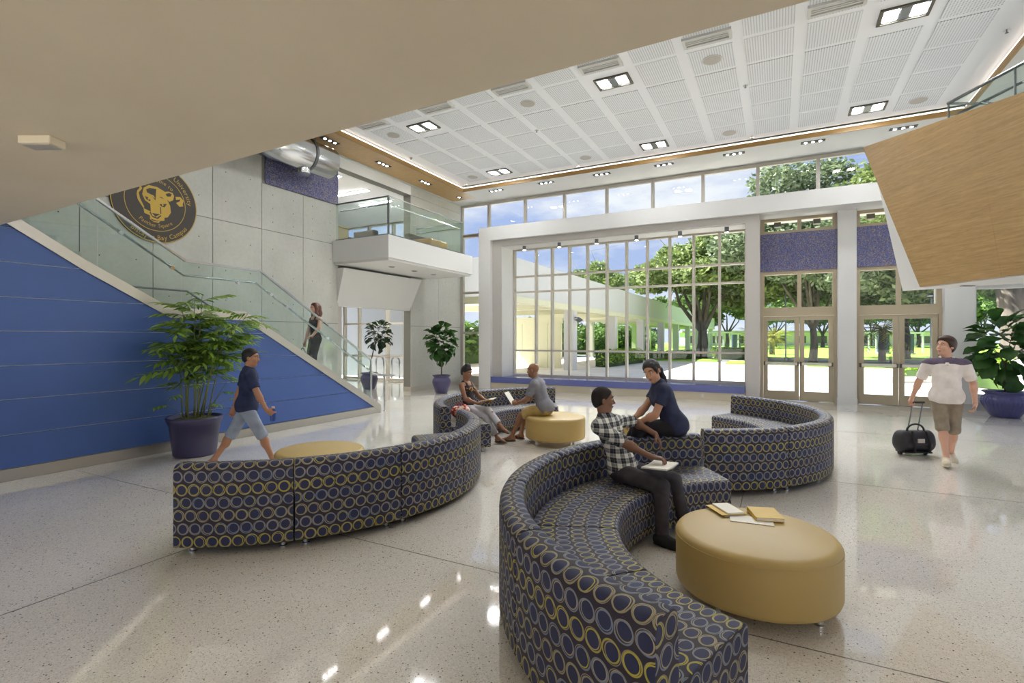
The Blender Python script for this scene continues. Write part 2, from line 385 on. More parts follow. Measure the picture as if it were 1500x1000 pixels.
# upper floor behind the balcony
tag(MB().box(-17, XW-.32, 9.5, 16.2, 6.45, 6.5).build('ceiling_upper', 'white_wall'), 'plank ceiling of the upper lounge', 'ceiling', kind='structure')
up = struct('window_4', 'upper lounge window behind the balcony', 'window', (-13, 16.2, 4.3))
for x in (-16.5, -15.2, -13.9, -12.6, -11.3): frame_bar(up, x-.05, x+.05, 4.3, 6.45, 16.2)
for a, b in ((-16.45, -15.25), (-15.15, -13.95), (-13.85, -12.65), (-12.55, -11.35)): MB().box(a, b, 16.19, 16.21, 4.34, 6.4).build('pane', 'glass', up)
for z in (4.32, 6.42): frame_bar(up, -16.5, -11.3, z-.03, z+.03, 16.2, nm='transom')
# ---- blue panelled wall under the stairs
PROF = [(8.99, .18), (5.80, 2.064), (4.555, 2.064), (3.465, 2.655), (-1, 5.4)]
def ztop(y):
    for (a, za), (b, zb) in zip(PROF, PROF[1:]):
        if b <= y <= a: return za+(zb-za)*(y-a)/(b-a)
    return 0
bw = struct('wall_stair', 'blue wall of long horizontal panels under the staircase', 'wall', (XB, 5, 0))
yy = [8.99, 5.80, 4.555, 3.465, -1]
MB().px([(8.99, .0)]+[(y, ztop(y)-.004) for y in yy]+[(-1, 0)], XB-.10, XB-.02).build('backing', 'pale_gap', bw)
zr = [.15, .561, .996, 1.41, 1.837, 2.257, 2.685, 3.11, 3.54, 3.96, 4.4, 4.83]
yj = [9.3, 5.257, 2.2, -1]
def yat(z):      # far y where the sloping edge reaches height z (may be two because of the landing)
    for (a, za), (b, zb) in zip(PROF, PROF[1:]):
        if za <= z < zb: return a+(b-a)*(z-za)/(zb-za)
    return 8.99
for i in range(len(zr)-1):
    z0, z1 = zr[i]+.0055, zr[i+1]-.0055
    for j in range(3):
        ya, yb = yj[j]-.0015, yj[j+1]+.0015
        pts = []
        ya2 = min(ya, yat(z0)-.002)
        if ya2 <= yb: continue
        pts.append((ya2, z0))
        ks = sorted([y for y in [p[0] for p in PROF] + [yat(z1)] if yb < y < ya2], reverse=True)
        for y in [ya2]+ks+[yb]:
            pts.append((y, min(z1, ztop(y))))
        pts.append((yb, z0))
        cl = [pts[0]]
        for p in pts[1:]:
            if (abs(p[0]-cl[-1][0])+abs(p[1]-cl[-1][1])) > 1e-4: cl.append(p)
        if len(cl) > 2: MB().px(cl, XB-.02, XB).build('panel', 'blue_panel', bw)
tag(MB().box(XB-.02, XB+.012, -1, 9.27, 0, .145).build('baseboard_left', 'brushed_metal'), 'brushed metal baseboard under the blue wall', 'baseboard', kind='structure')
# ---- window wall: portal, piers, beam
tag(MB().box(-9.27, 9, 15.25, 16.4, 5.12, 5.58).box(-9.27, -8.81, 15.25, 16.4, 0, 5.12).build('wall_front', 'white'), 'white portal beam and post framing the big window', 'wall', kind='structure')
tag(MB().box(-8.81, -8.45, 15.4, 16.4, .42, 5.12).box(-8.45, -.80, 15.4, 16.4, 4.92, 5.12).box(-.80, -.45, 15.4, 16.4, 0, 5.12).build('trim_7', 'grey_frame'), 'grey inner reveal around the big window', 'trim', kind='structure')
tag(MB().box(-8.81, -8.44, 15.55, 16.38, .43, 5.0).box(-8.45, -8.24, 16.0, 16.4, .42, 4.92).build('trim_8', 'white_wall'), 'white left jamb of the big window', 'trim', kind='structure') if False else None
tag(MB().box(-8.449, -.801, 15.5, 16.38, 4.905, 4.919).box(-8.449, -8.43, 15.42, 16.38, .42, 4.905).build('trim_8', 'white'), 'white lining of the big window recess', 'trim', kind='structure')
for (x0, x1, lb) in ((1.40, 1.82, 'white square pier between the two pairs of doors'), (3.62, 4.2, 'white square pier between the doors and the right window')):
    pr = struct('wall_pier', lb, 'pier', (x0, 16, 0))
    MB().box(x0, x1, 16.0, 16.42, 0, 5.12).build('shaft', 'white', pr, bevel=.006)
    MB().box(x0-.012, x1+.012, 15.988, 16.43, 0, .16).build('plinth', 'white' if x0 < 2 else 'grey_frame', pr)
bn = struct('bench', 'long low window bench with a blue stone top', 'bench', (-4.6, 15.8, 0))
MB().box(-8.8, -.81, 15.25, 16.36, .225, .42).build('seat', 'bench_blue', bn, bevel=.006)
MB().box(-8.8, -.81, 15.29, 16.36, 0, .225).build('base', 'bench_base', bn)
for x in (-5.2, -1.9):
    MB().box(x-.035, x+.035, 15.28, 15.292, .07, .17).build('socket_plate', 'white', bn, label='white socket plate')
# ---- big gridded window
w1 = struct('window_1', 'tall gridded window onto the sunny courtyard', 'window', (-4.5, YF, .42))
mx = [-8.40, -7.54, -6.93, -6.29, -5.65, -4.985, -4.33, -3.67, -2.98, -2.275, -1.545, -.83]; mz = [.45, 1.31, 3.38, 3.93, 4.88]
def grid_window(par, xs, zs, y=YF, b=.035, d=.075, m='mullion', bz=.03):
    for x in xs: MB().box(x-b, x+b, y-d, y+d, zs[0]-bz, zs[-1]+bz).build('mullion', m, par)
    for z in zs:
        for a, c in zip(xs, xs[1:]): MB().box(a+b, c-b, y-d*.9, y+d*.9, z-bz, z+bz).build('transom', m, par)
    for a, c in zip(xs, xs[1:]):
        for z0, z1 in zip(zs, zs[1:]): MB().box(a+b, c-b, y-.008, y+.008, z0+bz, z1-bz).build('pane', 'glass', par)
grid_window(w1, mx, mz)
w2 = struct('window_2', 'clerestory strip of panes below the ceiling', 'window', (-1, YF, 5.6))
cx = [-10.66]+[-9.477+1.4925*i for i in range(12)]+[8.9]
grid_window(w2, cx, [5.62, 6.71], y=16.33, b=.045, d=.06, bz=.045)
w5 = struct('window_5', 'narrow full height window between the portal and the concrete wall', 'window', (-10, YF, .2))
grid_window(w5, [-10.64, -9.3], [.28, 1.95, 3.45, 5.57], y=16.33, b=.06, d=.06, bz=.045)
tag(MB().box(-10.7, -9.27, 16.25, 16.42, 0, .235).build('trim_9', 'mullion'), 'grey sill under the narrow window', 'sill', kind='structure')
w6 = struct('window_6', 'wide window beside the right potted fig', 'window', (6, YF, .3))
grid_window(w6, [4.24, 5.6, 7.0, 8.9], [.34, 2.98], y=16.33, b=.05, d=.05, bz=.04, m='white')
tag(MB().box(4.2, 9, 16.2, 16.42, 0, .30).build('trim_10', 'white'), 'white sill under the wide right window', 'sill', kind='structure')
tag(MB().box(4.2, 9, 16.15, 16.2, 0, .19).build('baseboard_front', 'grey_frame'), 'grey baseboard under the wide right window', 'baseboard', kind='structure')
tag(MB().box(4.2, 9, 16.2, 16.42, 3.02, 5.12).build('wall_over_window', 'white'), 'white wall above the wide right window', 'wall', kind='structure')
w7 = struct('window_9', 'added tall side glazing beyond the right edge', 'window', (9.1, 6, .3))  # added out of view so daylight comes in from the right
for k in range(8):
    y = -4+2.8*k; MB().box(9.04, 9.16, y-.05, y+.05, .3, 6.3).build('mullion', 'mullion', w7)
    if k < 7: MB().box(9.09, 9.105, y+.05, y+2.75, .3, 6.3).build('pane', 'glass', w7)
# ---- door bays
def bay(n, x0, x1, xm, lbw, lbd):
    w = struct('window_%d' % (n+6), lbw, 'window', ((x0+x1)/2, YF, 2.5))
    grid_window(w, [x0+.05, xm, x1-.05], [4.73, 5.08], y=16.3, b=.05, d=.06, m='gold_frame', bz=.04)
    grid_window(w, [x0+.05, xm, x1-.05], [2.56, 3.58], y=16.3, b=.05, d=.06, m='gold_frame', bz=.05)
    MB().box(x0, x1, 16.2, 16.4, 3.63, 4.69).build('mosaic_panel', 'mosaic', w)
    d = struct('door_%d' % n, lbd, 'door', ((x0+x1)/2, YF, 0))
    MB().box(x0, x0+.07, 16.22, 16.4, 0, 2.40).box(x1-.07, x1, 16.22, 16.4, 0, 2.40).box(x0, x1, 16.2, 16.4, 2.36, 2.51).build('frame', 'gold_frame', d)
    for a, b, s in ((x0+.075, xm-.006, 1), (xm+.006, x1-.075, -1)):
        st = .115
        lf = MB().box(a, a+st, 16.24, 16.30, .015, 2.35).box(b-st, b, 16.24, 16.30, .015, 2.35).box(a+st, b-st, 16.24, 16.30, .015, .27).box(a+st, b-st, 16.24, 16.30, 2.25, 2.35).build('leaf', 'gold_frame', d)
        MB().box(a+st, b-st, 16.263, 16.275, .27, 2.25).build('pane', 'glass', lf)
        MB().box(a+.03, b-.03, 16.17, 16.215, 1.0, 1.075).build('push_bar', 'brushed_metal', lf)
        MB().box(a+.01, a+.05, 16.16, 16.24, .985, 1.09).box(b-.05, b-.01, 16.16, 16.24, .985, 1.09).build('bar_end', 'fixture_dark', lf)
        hx = b-.06 if s > 0 else a+.06
        MB().tube([(hx, 16.30, 1.0), (hx, 16.36, .98), (hx, 16.36, .85), (hx, 16.30, .83)], .012).build('pull_handle', 'black', lf)
bay(1, -.45, 1.40, .52, 'transom panes and violet mosaic above the left pair of doors', 'left pair of bronze framed glass doors with push bars')
bay(2, 1.82, 3.62, 2.75, 'transom panes and blue mosaic above the right pair of doors', 'right pair of bronze framed glass doors with push bars')
# outside canopy over the doors
tag(MB().box(-.3, 9, 16.45, 17.5, 5.22, 5.4).build('canopy', 'white'), 'white canopy slab outside above the doors', 'canopy', kind='structure')
# ================================================================== STAIRS, BALCONY, PROW, CEILING FITTINGS
HR = [(8.99, 1.243), (6.13, 2.97), (4.80, 2.975), (3.58, 3.69), (-.8, 6.35)]
def lerp_prof(P, y):
    for (a, za), (b, zb) in zip(P, P[1:]):
        if b <= y <= a: return za+(zb-za)*(y-a)/(b-a)
    return P[0][1] if y > P[0][0] else P[-1][1]
def ydir(px, X):   # y on the plane x = X for an image column
    u = (px-750)/747; return (C_+u*S_)*X/(-S_+u*C_)
st = struct('staircase', 'staircase with metal stringer and glass balustrade above the blue wall', 'staircase', (XB, 9.2, 0))
for k in range(12):
    MB().box(-10.68, -8.41, 9.06-.29*(k+1), 9.06-.29*k+.03, .172*k+.02, .172*(k+1)).build('tread', 'concrete', st)
MB().box(-10.68, -8.41, 4.5, 5.62, 1.9, 2.064).build('landing', 'concrete', st)
for k in range(13):
    MB().box(-10.68, -8.41, 4.5-.272*(k+1), 4.5-.272*k+.03, 2.064+.172*k+.02, 2.064+.172*(k+1)).build('tread', 'concrete', st)
MB().px([(9.06, 0), (9.06, .1), (5.58, 2.02), (5.58, 1.85), (8.7, 0)], -10.66, -8.43).build('soffit_lower', 'grey_frame', st)
def band(P, up, x0, x1, par, nm, m, lo=0, **kw):
    for (a, za), (b, zb) in zip(P, P[1:]):
        MB().px([(a, za+lo), (b, zb+lo), (b, zb+up), (a, za+up)], x0, x1).build(nm, m, par, **kw)
SP = [(9.27, .012), (8.99, .18), (5.80, 2.064), (4.555, 2.064), (3.465, 2.655), (-1, 5.4)]
band(SP, .155, -8.42, XB+.022, st, 'stringer', 'brushed_metal')
cuts = [8.985]+[ydir(p, -8.385) for p in (494, 431, 354, 266, 143)]+[2.2, .7]
for ya, yb in zip(cuts, cuts[1:]):
    ks = [ya-.006]+sorted([y for y, _ in HR+SP if yb+.01 < y < ya-.01], reverse=True)+[yb+.006]
    MB().px([(y, lerp_prof(SP, y)+.15) for y in ks]+[(y, lerp_prof(HR, y)-.004) for y in ks[::-1]], -8.392, -8.38).build('glass_panel', 'glass_rail', st)
cap = [(-8.386, y, z) for y, z in HR]
for (a, b) in zip(HR, HR[1:]):
    MB().px([(a[0], a[1]-.012), (b[0], b[1]-.012), (b[0], b[1]+.022), (a[0], a[1]+.022)], -8.408, -8.362).build('top_rail', 'steel', st)
MB().box(-8.402, -8.37, 8.97, 9.005, .2, 1.25).build('end_bar', 'steel', st)
IN = [(9.45, .86), (9.15, .93), (6.1, 2.76), (4.83, 2.76), (3.6, 3.49), (-.6, 6.05)]
MB().tube([(-8.48, y, z) for y, z in IN], .02, 10).build('handrail', 'steel', st)
br = MB()
for y in (8.8, 7.7, 6.7, 6.35, 5.7, 4.6, 3.9, 3.0, 2.2):
    z = lerp_prof(IN, y); MB().tube([(-8.37, y, z-.05), (-8.44, y, z-.05), (-8.48, y, z-.01)], .009, 6).tube([(-8.366, y, z-.05), (-8.376, y, z-.05)], .03, 10).build('bracket', 'chrome', st)
MB().tube([(-10.6, y, z-.06) for y, z in IN[1:]], .02, 10).build('handrail', 'dark_steel', st)
for y in (8.6, 7.4, 6.2, 5.0, 3.9, 2.9):
    z = lerp_prof(IN, y)-.06; MB().tube([(-10.69, y, z-.05), (-10.62, y, z-.05), (-10.6, y, z-.01)], .009, 6).build('bracket', 'chrome', st)
hp = thing('handrail_post', 'slim steel post with a flat crossbar at the foot of the stairs', 'post', (-8.37, 9.43, 0))
MB().lathe((-8.37, 9.43, 0), [(.05, 0), (.05, .008), (.02, .012), (.02, .85)], 12).build('post', 'steel', hp)
MB().box(-8.72, -8.08, 9.37, 9.49, .85, .885).build('crossbar', 'steel', hp, bevel=.01)
# ---- balcony on the concrete wall
bal = struct('balcony', 'white balcony with glass rail projecting from the concrete wall', 'balcony', (-9.7, 12, 3.75))
MB().box(-10.69, -8.75, 10.0, 14.0, 3.80, 4.38).box(-10.69, -8.80, 10.05, 13.95, 3.74, 3.80).build('slab', 'white', bal)
for y0, y1 in ((10.09, 11.0), (11.01, 12.2), (12.21, 13.0), (13.01, 13.55)):
    MB().box(-8.83, -8.818, y0, y1, 4.38, 5.36).build('glass_panel', 'glass_rail', bal)
MB().box(-10.66, -8.84, 10.08, 10.092, 4.38, 5.36).build('glass_panel', 'glass_rail', bal)
MB().box(-10.66, -8.84, 13.55, 13.562, 4.38, 5.36).build('glass_panel', 'glass_rail', bal)
MB().box(-8.845, -8.80, 10.07, 13.57, 5.36, 5.39).build('top_rail', 'steel', bal)
MB().box(-10.66, -8.845, 10.07, 10.11, 5.36, 5.39).build('top_rail', 'dark_steel', bal)
MB().box(-10.66, -8.845, 13.54, 13.58, 5.36, 5.39).build('top_rail', 'dark_steel', bal)
MB().box(-8.85, -8.80, 10.06, 13.58, 4.38, 4.42).box(-10.66, -8.85, 10.06, 10.11, 4.38, 4.42).build('base_shoe', 'dark_steel', bal)
MB().tube([(-8.91, 10.15, 5.2), (-8.91, 13.5, 5.2)], .018).tube([(-10.6, 10.17, 5.2), (-8.9, 10.17, 5.2)], .018).tube([(-10.6, 13.48, 5.2), (-8.9, 13.48, 5.2)], .018).build('handrail', 'steel', bal)
MB().box(-8.845, -8.805, 10.065, 10.105, 4.4, 5.37).build('corner_edge', 'dark_steel', bal)
for i, y in enumerate((11.05, 12.05, 13.0)):
    d = thing('downlight', ('first', 'second', 'third')[i]+' dark round downlight from the stairs under the balcony', 'light', (-9.55, y, 3.74), 'downlights under the balcony')
    MB().lathe((-9.55, y, 3.728), [(.09, 0), (.09, .012)], 16).build('trim_ring', 'grey_frame', d); MB().lathe((-9.55, y, 3.724), [(.07, 0), (.07, .004)], 16).build('lens', 'fixture_dark', d)
lc = thing('lounge_chair', 'dark patterned lounge chair behind the balcony glass on the upper floor', 'chair', (-11.5, 11.6, 4.285))
mat('lounge_dark', lin((78, 76, 74)), .9, build=noisy(lin((60, 58, 58)), lin((120, 116, 108)), 40, 2)); mat('lounge_tan', lin((176, 162, 132)), .7)
MB().box(-11.95, -11.1, 11.0, 12.0, 4.29, 4.72).build('seat', 'lounge_dark', lc, bevel=.05); MB().box(-11.95, -11.1, 12.0, 12.25, 4.29, 5.12).build('backrest', 'lounge_dark', lc, bevel=.05)
tb = thing('counter', 'tan reception counter on the upper floor beside the dark chair', 'counter', (-11.5, 10.6, 4.285))
MB().box(-11.95, -11.1, 10.25, 10.95, 4.285, 4.92).build('body', 'lounge_tan', tb); MB().box(-12.0, -11.05, 10.22, 10.97, 4.92, 4.96).build('top', 'lounge_tan', tb)
tb = thing('lounge_sofa', 'honey coloured sofa on the upper floor behind the right balcony glass', 'sofa', (-10, 13, 4.38))
MB().box(-10.1, -9.3, 12.5, 13.4, 4.38, 4.78).build('seat', 'wood_trim', tb, bevel=.04); MB().box(-10.3, -10.1, 12.5, 13.4, 4.38, 5.0).build('backrest', 'lounge_dark', tb, bevel=.04)
for i, (x, y) in enumerate(((-11.9, 10.75), (-12.2, 12.2), (-12.4, 13.5))):
    l = thing('linear_light', ('first', 'second', 'third')[i]+' slim linear ceiling light from the stairs over the upper lounge', 'light', (x, y, 6.44), 'linear lights over the upper lounge')
    MB().box(x-.7, x+.7, y-.07, y+.07, 6.425, 6.45).build('body', 'white', l); MB().box(x-.68, x+.68, y-.055, y+.055, 6.415, 6.426).build('diffuser', 'linear_glow', l)
for i, y in enumerate((11.0, 13.2, 15.2)):  # lamps added to brighten the dark corridor
    l = thing('linear_light', ('near', 'middle', 'far')[i]+' added slim linear ceiling light in the side corridor', 'light', (-13, y, 3.7), 'added linear lights in the side corridor')
    MB().box(-14, -12, y-.07, y+.07, 3.66, 3.70).build('body', 'white', l); MB().box(-13.97, -12.03, y-.055, y+.055, 3.65, 3.661).build('diffuser', 'linear_glow', l)
# ---- silver duct
du = thing('duct', 'fat silver round duct under the beige soffit', 'duct', (-10.2, 8.8, 5.95))
def ycyl(mb, x, z, y0, y1, r, n=32, cap=True):
    o = len(mb.v)
    for y in (y0, y1):
        for k in range(n): mb.v.append((x+r*math.cos(2*PI*k/n), y, z+r*math.sin(2*PI*k/n)))
    for k in range(n): mb.f.append((o+k, o+(k+1)%n, o+n+(k+1)%n, o+n+k))
    if cap: mb.f.append(tuple(o+k for k in range(n))); mb.f.append(tuple(o+n+k for k in range(n))[::-1])
    return mb
DX, DZ = -10.12, 6.18
def smooth_sides(o):
    for p in o.data.polygons: p.use_smooth = len(p.vertices) == 4
    return o
smooth_sides(ycyl(MB(), DX, DZ, 6.4, 9.35, .38).build('pipe', 'steel', du)); smooth_sides(ycyl(MB(), DX, DZ, 8.6, 8.68, .40).build('collar', 'dark_steel', du))
MB().tube([(DX, 8.55, 5.86), (DX, 8.55, 5.70)], .16, 24).build('outlet', 'steel', du, smooth=False)
for s in (-1, 1): MB().tube([(DX+s*.3, 8.64, 6.4), (DX+s*.3, 8.64, 6.76)], .012).build('hanger', 'dark_steel', du)
# ---- wooden prow on the right (runs along the view axis)
pw = struct('gallery_front', 'slanted timber clad gallery front jutting in from the right', 'gallery', at_du(8, 6.7, 2.6))
def duz(l): return [tuple(at_du(d, u, z)) for d, u, z in l]
U0 = 6.7
def wpanel(q):
    a = duz([(d, U0, z) for d, z in q]); b = duz([(d, U0+.03, z) for d, z in q]); return MB().prism(a, b).build('panel', 'wood_panel', pw)
wpanel([(8.38, 2.59), (9.74, 5.39), (8.6, 5.23), (7.4195, 5.075), (6.981, 2.59)])
wpanel([(6.9785, 2.59), (7.417, 5.073), (6.67, 4.97), (5.6, 4.82), (5.55, 2.59)])
wpanel([(5.54, 2.59), (5.59, 4.82), (3.4, 4.5), (3.4, 2.59)])
bot = [(8.38, U0+.035, 2.575), (8.94, 6.85, 2.575), (6.6, 8.36, 2.575), (3.4, 8.36, 2.575), (3.4, U0+.035, 2.575)]
top = [(9.74, U0+.035, 5.36), (10.2, 7.2, 5.36), (7.8, 8.9, 5.0), (3.4, 8.9, 4.5), (3.4, U0+.035, 4.5)]
MB().prism(duz(bot), duz(top)).build('body', 'white', pw)
for i, (a, b) in enumerate(((7.95, 6.9), (6.9, 5.9), (5.9, 4.5))):
    za, zb = 5.12-.14*(7.94-a), 5.12-.14*(7.94-b)
    A = duz([(a-.01, U0+.10, za-.1), (b+.01, U0+.10, zb-.1), (b+.01, U0+.10, 5.39), (a-.01, U0+.10, 5.39)]); B = duz([(a-.01, U0+.112, za-.1), (b+.01, U0+.112, zb-.1), (b+.01, U0+.112, 5.39), (a-.01, U0+.112, 5.39)])
    MB().prism(A, B).build('glass_panel', 'glass_rail', pw)
    MB().tube(duz([(a, U0+.106, za-.15), (a, U0+.106, 5.4)]), .014, 6).build('post', 'dark_steel', pw)
MB().tube(duz([(7.96, U0+.106, 5.41), (4.5, U0+.106, 5.41)]), .024, 8).build('top_rail', 'dark_steel', pw)
MB().tube(duz([(7.9, U0+.22, 5.22), (4.5, U0+.22, 5.22)]), .022, 8).tube(duz([(7.9, U0+.22, 5.22), (7.9, 8.6, 5.22)]), .022, 8).tube(duz([(7.96, U0+.1, 5.41), (7.96, 8.6, 5.41)]), .02, 8).build('handrail', 'dark_steel', pw)
for d in (7.4, 6.8, 6.2):
    MB().tube(duz([(d, U0+.11, 5.17), (d, U0+.2, 5.16), (d, U0+.22, 5.2)]), .01, 6).build('bracket', 'chrome', pw)
for i, (d, u) in enumerate(((8.0, 7.15), (7.3, 7.55))):
    p = at_du(d, u, 2.57)
    dl = thing('downlight', ('far', 'near')[i]+' slot downlight under the timber gallery', 'light', p, 'downlights under the timber gallery')
    MB().obox(p-Vector((0, 0, .004)), (C_, S_, 0), (-S_, C_, 0), (0, 0, 1), .09, .035, .004).build('body', 'fixture_dark', dl)
# ---- ceiling fittings
ORD = ['first', 'second', 'third', 'fourth', 'fifth', 'sixth', 'seventh', 'eighth', 'ninth']
def dbl(x, y, label):
    t = thing('ceiling_light', label, 'light', (x, y, ZC), 'recessed twin ceiling lights')
    MB().box(x-.35, x+.35, y-.235, y-.20, ZC-.03, ZC).box(x-.35, x+.35, y+.20, y+.235, ZC-.03, ZC).box(x-.35, x-.30, y-.2, y+.2, ZC-.03, ZC).box(x+.30, x+.35, y-.2, y+.2, ZC-.03, ZC).build('frame', 'fixture_dark', t)
    MB().box(x-.3, x+.3, y-.2, y+.2, ZC-.012, ZC).build('tray', 'fixture_dark', t)
    MB().box(x-.07, x+.07, y-.17, y+.17, ZC-.022, ZC-.012).build('divider', 'dark_steel', t)
    for s in (-1, 1): MB().box(x+s*.185-.095, x+s*.185+.095, y-.145, y+.145, ZC-.022, ZC-.013).build('lamp', 'lamp_glow', t)
for y, rn in ((10.11, 'row nearest the beige soffit'), (13.94, 'row nearest the windows'), (6.3, 'added row hidden above the beige soffit')):  # the last row is unseen, added for more light in the lobby
    for i, x in enumerate((-7.73, -2.96, 1.79)): dbl(x, y, '%s twin ceiling light from the left in the %s' % (ORD[i], rn))
def tri(x, y, along, label, n=3):
    t = thing('spot_strip', label, 'light', (x, y, ZS), 'three-lamp spot strips in the soffit')
    L, W = (.09*n, .075)
    if along == 'x': MB().box(x-L, x+L, y-W, y+W, ZS-.012, ZS).build('frame', 'black', t)
    else: MB().box(x-W, x+W, y-L, y+L, ZS-.012, ZS).build('frame', 'black', t)
    for k in range(n):
        o = (k-(n-1)/2)*.16
        c = (x+o, y, ZS-.018) if along == 'x' else (x, y+o, ZS-.018)
        MB().lathe(c, [(.034, 0), (.034, .007)], 12).build('lamp', 'lamp_small', t)
def spot(x, y, z, e, ang=66):  # extra beam added at a soffit strip to brighten the window-side floor
    l = bpy.data.lights.new('added_spot', 'SPOT'); l.energy = e; l.spot_size = math.radians(ang); l.spot_blend = .6; l.shadow_soft_size = .05; l.color = (.97, .99, 1)
    o = bpy.data.objects.new('added_spot', l); COL.objects.link(o); o.location = (x, y, z); o.rotation_euler = (-.62, 0, 0)
for i in range(7): spot(-8.49+1.855*i, 15.02, ZS-.03, 300)
for i in range(7): tri(-8.49+1.855*i, 15.08, 'x', '%s three-lamp spot strip from the left in the white soffit over the clerestory' % ORD[i])
for i, y in enumerate((9.33, 11.30, 13.27)): tri(-10.08, y, 'y', '%s three-lamp spot strip from the beige soffit along the timber soffit' % ORD[i])
tri(-10.06, 15.2, 'y', 'single recessed spot at the corner of the timber soffit', 1)
def speaker(x, y, lb):
    t = thing('ceiling_speaker', lb, 'speaker', (x, y, ZC-.012), 'round ceiling speakers')
    MB().lathe((x, y, ZC-.026), [(.17, .002), (.175, .006), (.175, .014)], 24).build('rim', 'white', t); MB().lathe((x, y, ZC-.029), [(.145, 0), (.155, .005)], 24).build('grille', 'grey_frame', t)
for y, ks, rn in ((10.16, (0, 4, 8), 'row nearest the beige soffit'), (13.98, (0, 4, 8, 12), 'row nearest the windows')):
    for i, k in enumerate(ks): speaker(-8.72+.953*k, y, '%s round ceiling speaker from the left in the %s' % (ORD[i], rn))
for i, (x, y) in enumerate(((-9.39, 11.69), (-5.36, 11.6), (-.6, 11.53), (3.42, 11.5), (-9.35, 14.55), (-5.36, 14.58), (-.6, 14.54))):
    t = thing('sprinkler', '%s small sprinkler head from the left in the %s' % (ORD[i % 4 if i < 4 else i-4], 'middle of the ceiling' if i < 4 else 'ceiling edge by the windows'), 'sprinkler', (x, y, ZC), 'ceiling sprinklers')
    MB().lathe((x, y, ZC-.008), [(.05, 0), (.05, .008)], 12).build('plate', 'chrome', t); MB().lathe((x, y, ZC-.05), [(.024, 0), (.026, .006), (.009, .012), (.009, .045)], 10).build('head', 'dark_steel', t)
for i in range(7):
    x = -8.72+1.906*i
    if i == 6: break
    t = thing('air_vent', '%s white slot air vent from the left beside the beige soffit' % ORD[i], 'vent', (x, 9.37, ZC), 'ceiling air vents')
    MB().box(x-.40, x+.40, 9.22, 9.27, ZC-.05, ZC).box(x-.40, x+.40, 9.47, 9.52, ZC-.05, ZC).box(x-.40, x-.35, 9.27, 9.47, ZC-.05, ZC).box(x+.35, x+.40, 9.27, 9.47, ZC-.05, ZC).build('frame', 'white', t)
    for k in range(3): MB().box(x-.35, x+.35, 9.295+.055*k, 9.325+.055*k, ZC-.04, ZC).build('slat', 'white', t)
# cylinder spots under the portal head
for i, x in enumerate([-7.72, -6.43, -5.15, -3.87, -2.58, -1.3]):
    t = thing('cylinder_spot', '%s small grey cylinder spot from the left over the big window' % ORD[i], 'light', (x, 15.7, 4.905), 'cylinder spots over the big window')
    MB().lathe((x, 15.7, 4.765), [(.055, 0), (.06, .006), (.06, .14)], 16).build('body', 'dark_steel', t); MB().lathe((x, 15.7, 4.758), [(.045, 0), (.045, .007)], 16).build('lens', 'lamp_warm', t)
for i, x in enumerate((-.02, .98, 2.25, 3.2)):
    t = thing('cube_spot', '%s dark cube spot from the left under the outside canopy' % ORD[i], 'light', (x, 17.0, 5.22), 'cube spots under the outside canopy')
    MB().box(x-.09, x+.09, 16.91, 17.09, 5.02, 5.20).build('body', 'fixture_dark', t, bevel=.006); MB().box(x-.03, x+.03, 16.97, 17.03, 5.20, 5.22).build('stem', 'fixture_dark', t)
# unseen downlights added to the beige soffit behind the camera, to light the foreground
for i, (x, y) in enumerate(((-6.5, -1.5), (-3.2, -1.5), (.2, -1.5), (3.6, -1.5), (-6.5, -4.2), (-3.2, -4.2), (.2, -4.2), (3.6, -4.2))):
    t = thing('downlight', '%s added recessed downlight of the %s row behind the camera' % (ORD[i % 4], 'front' if i < 4 else 'rear'), 'light', (x, y, 3.0), 'added soffit downlights')
    MB().lathe((x, y, 2.985), [(.13, 0), (.14, .015)], 20).build('trim_ring', 'white', t); MB().lathe((x, y, 2.978), [(.11, 0), (.11, .008)], 20).build('lens', 'lamp_warm', t)
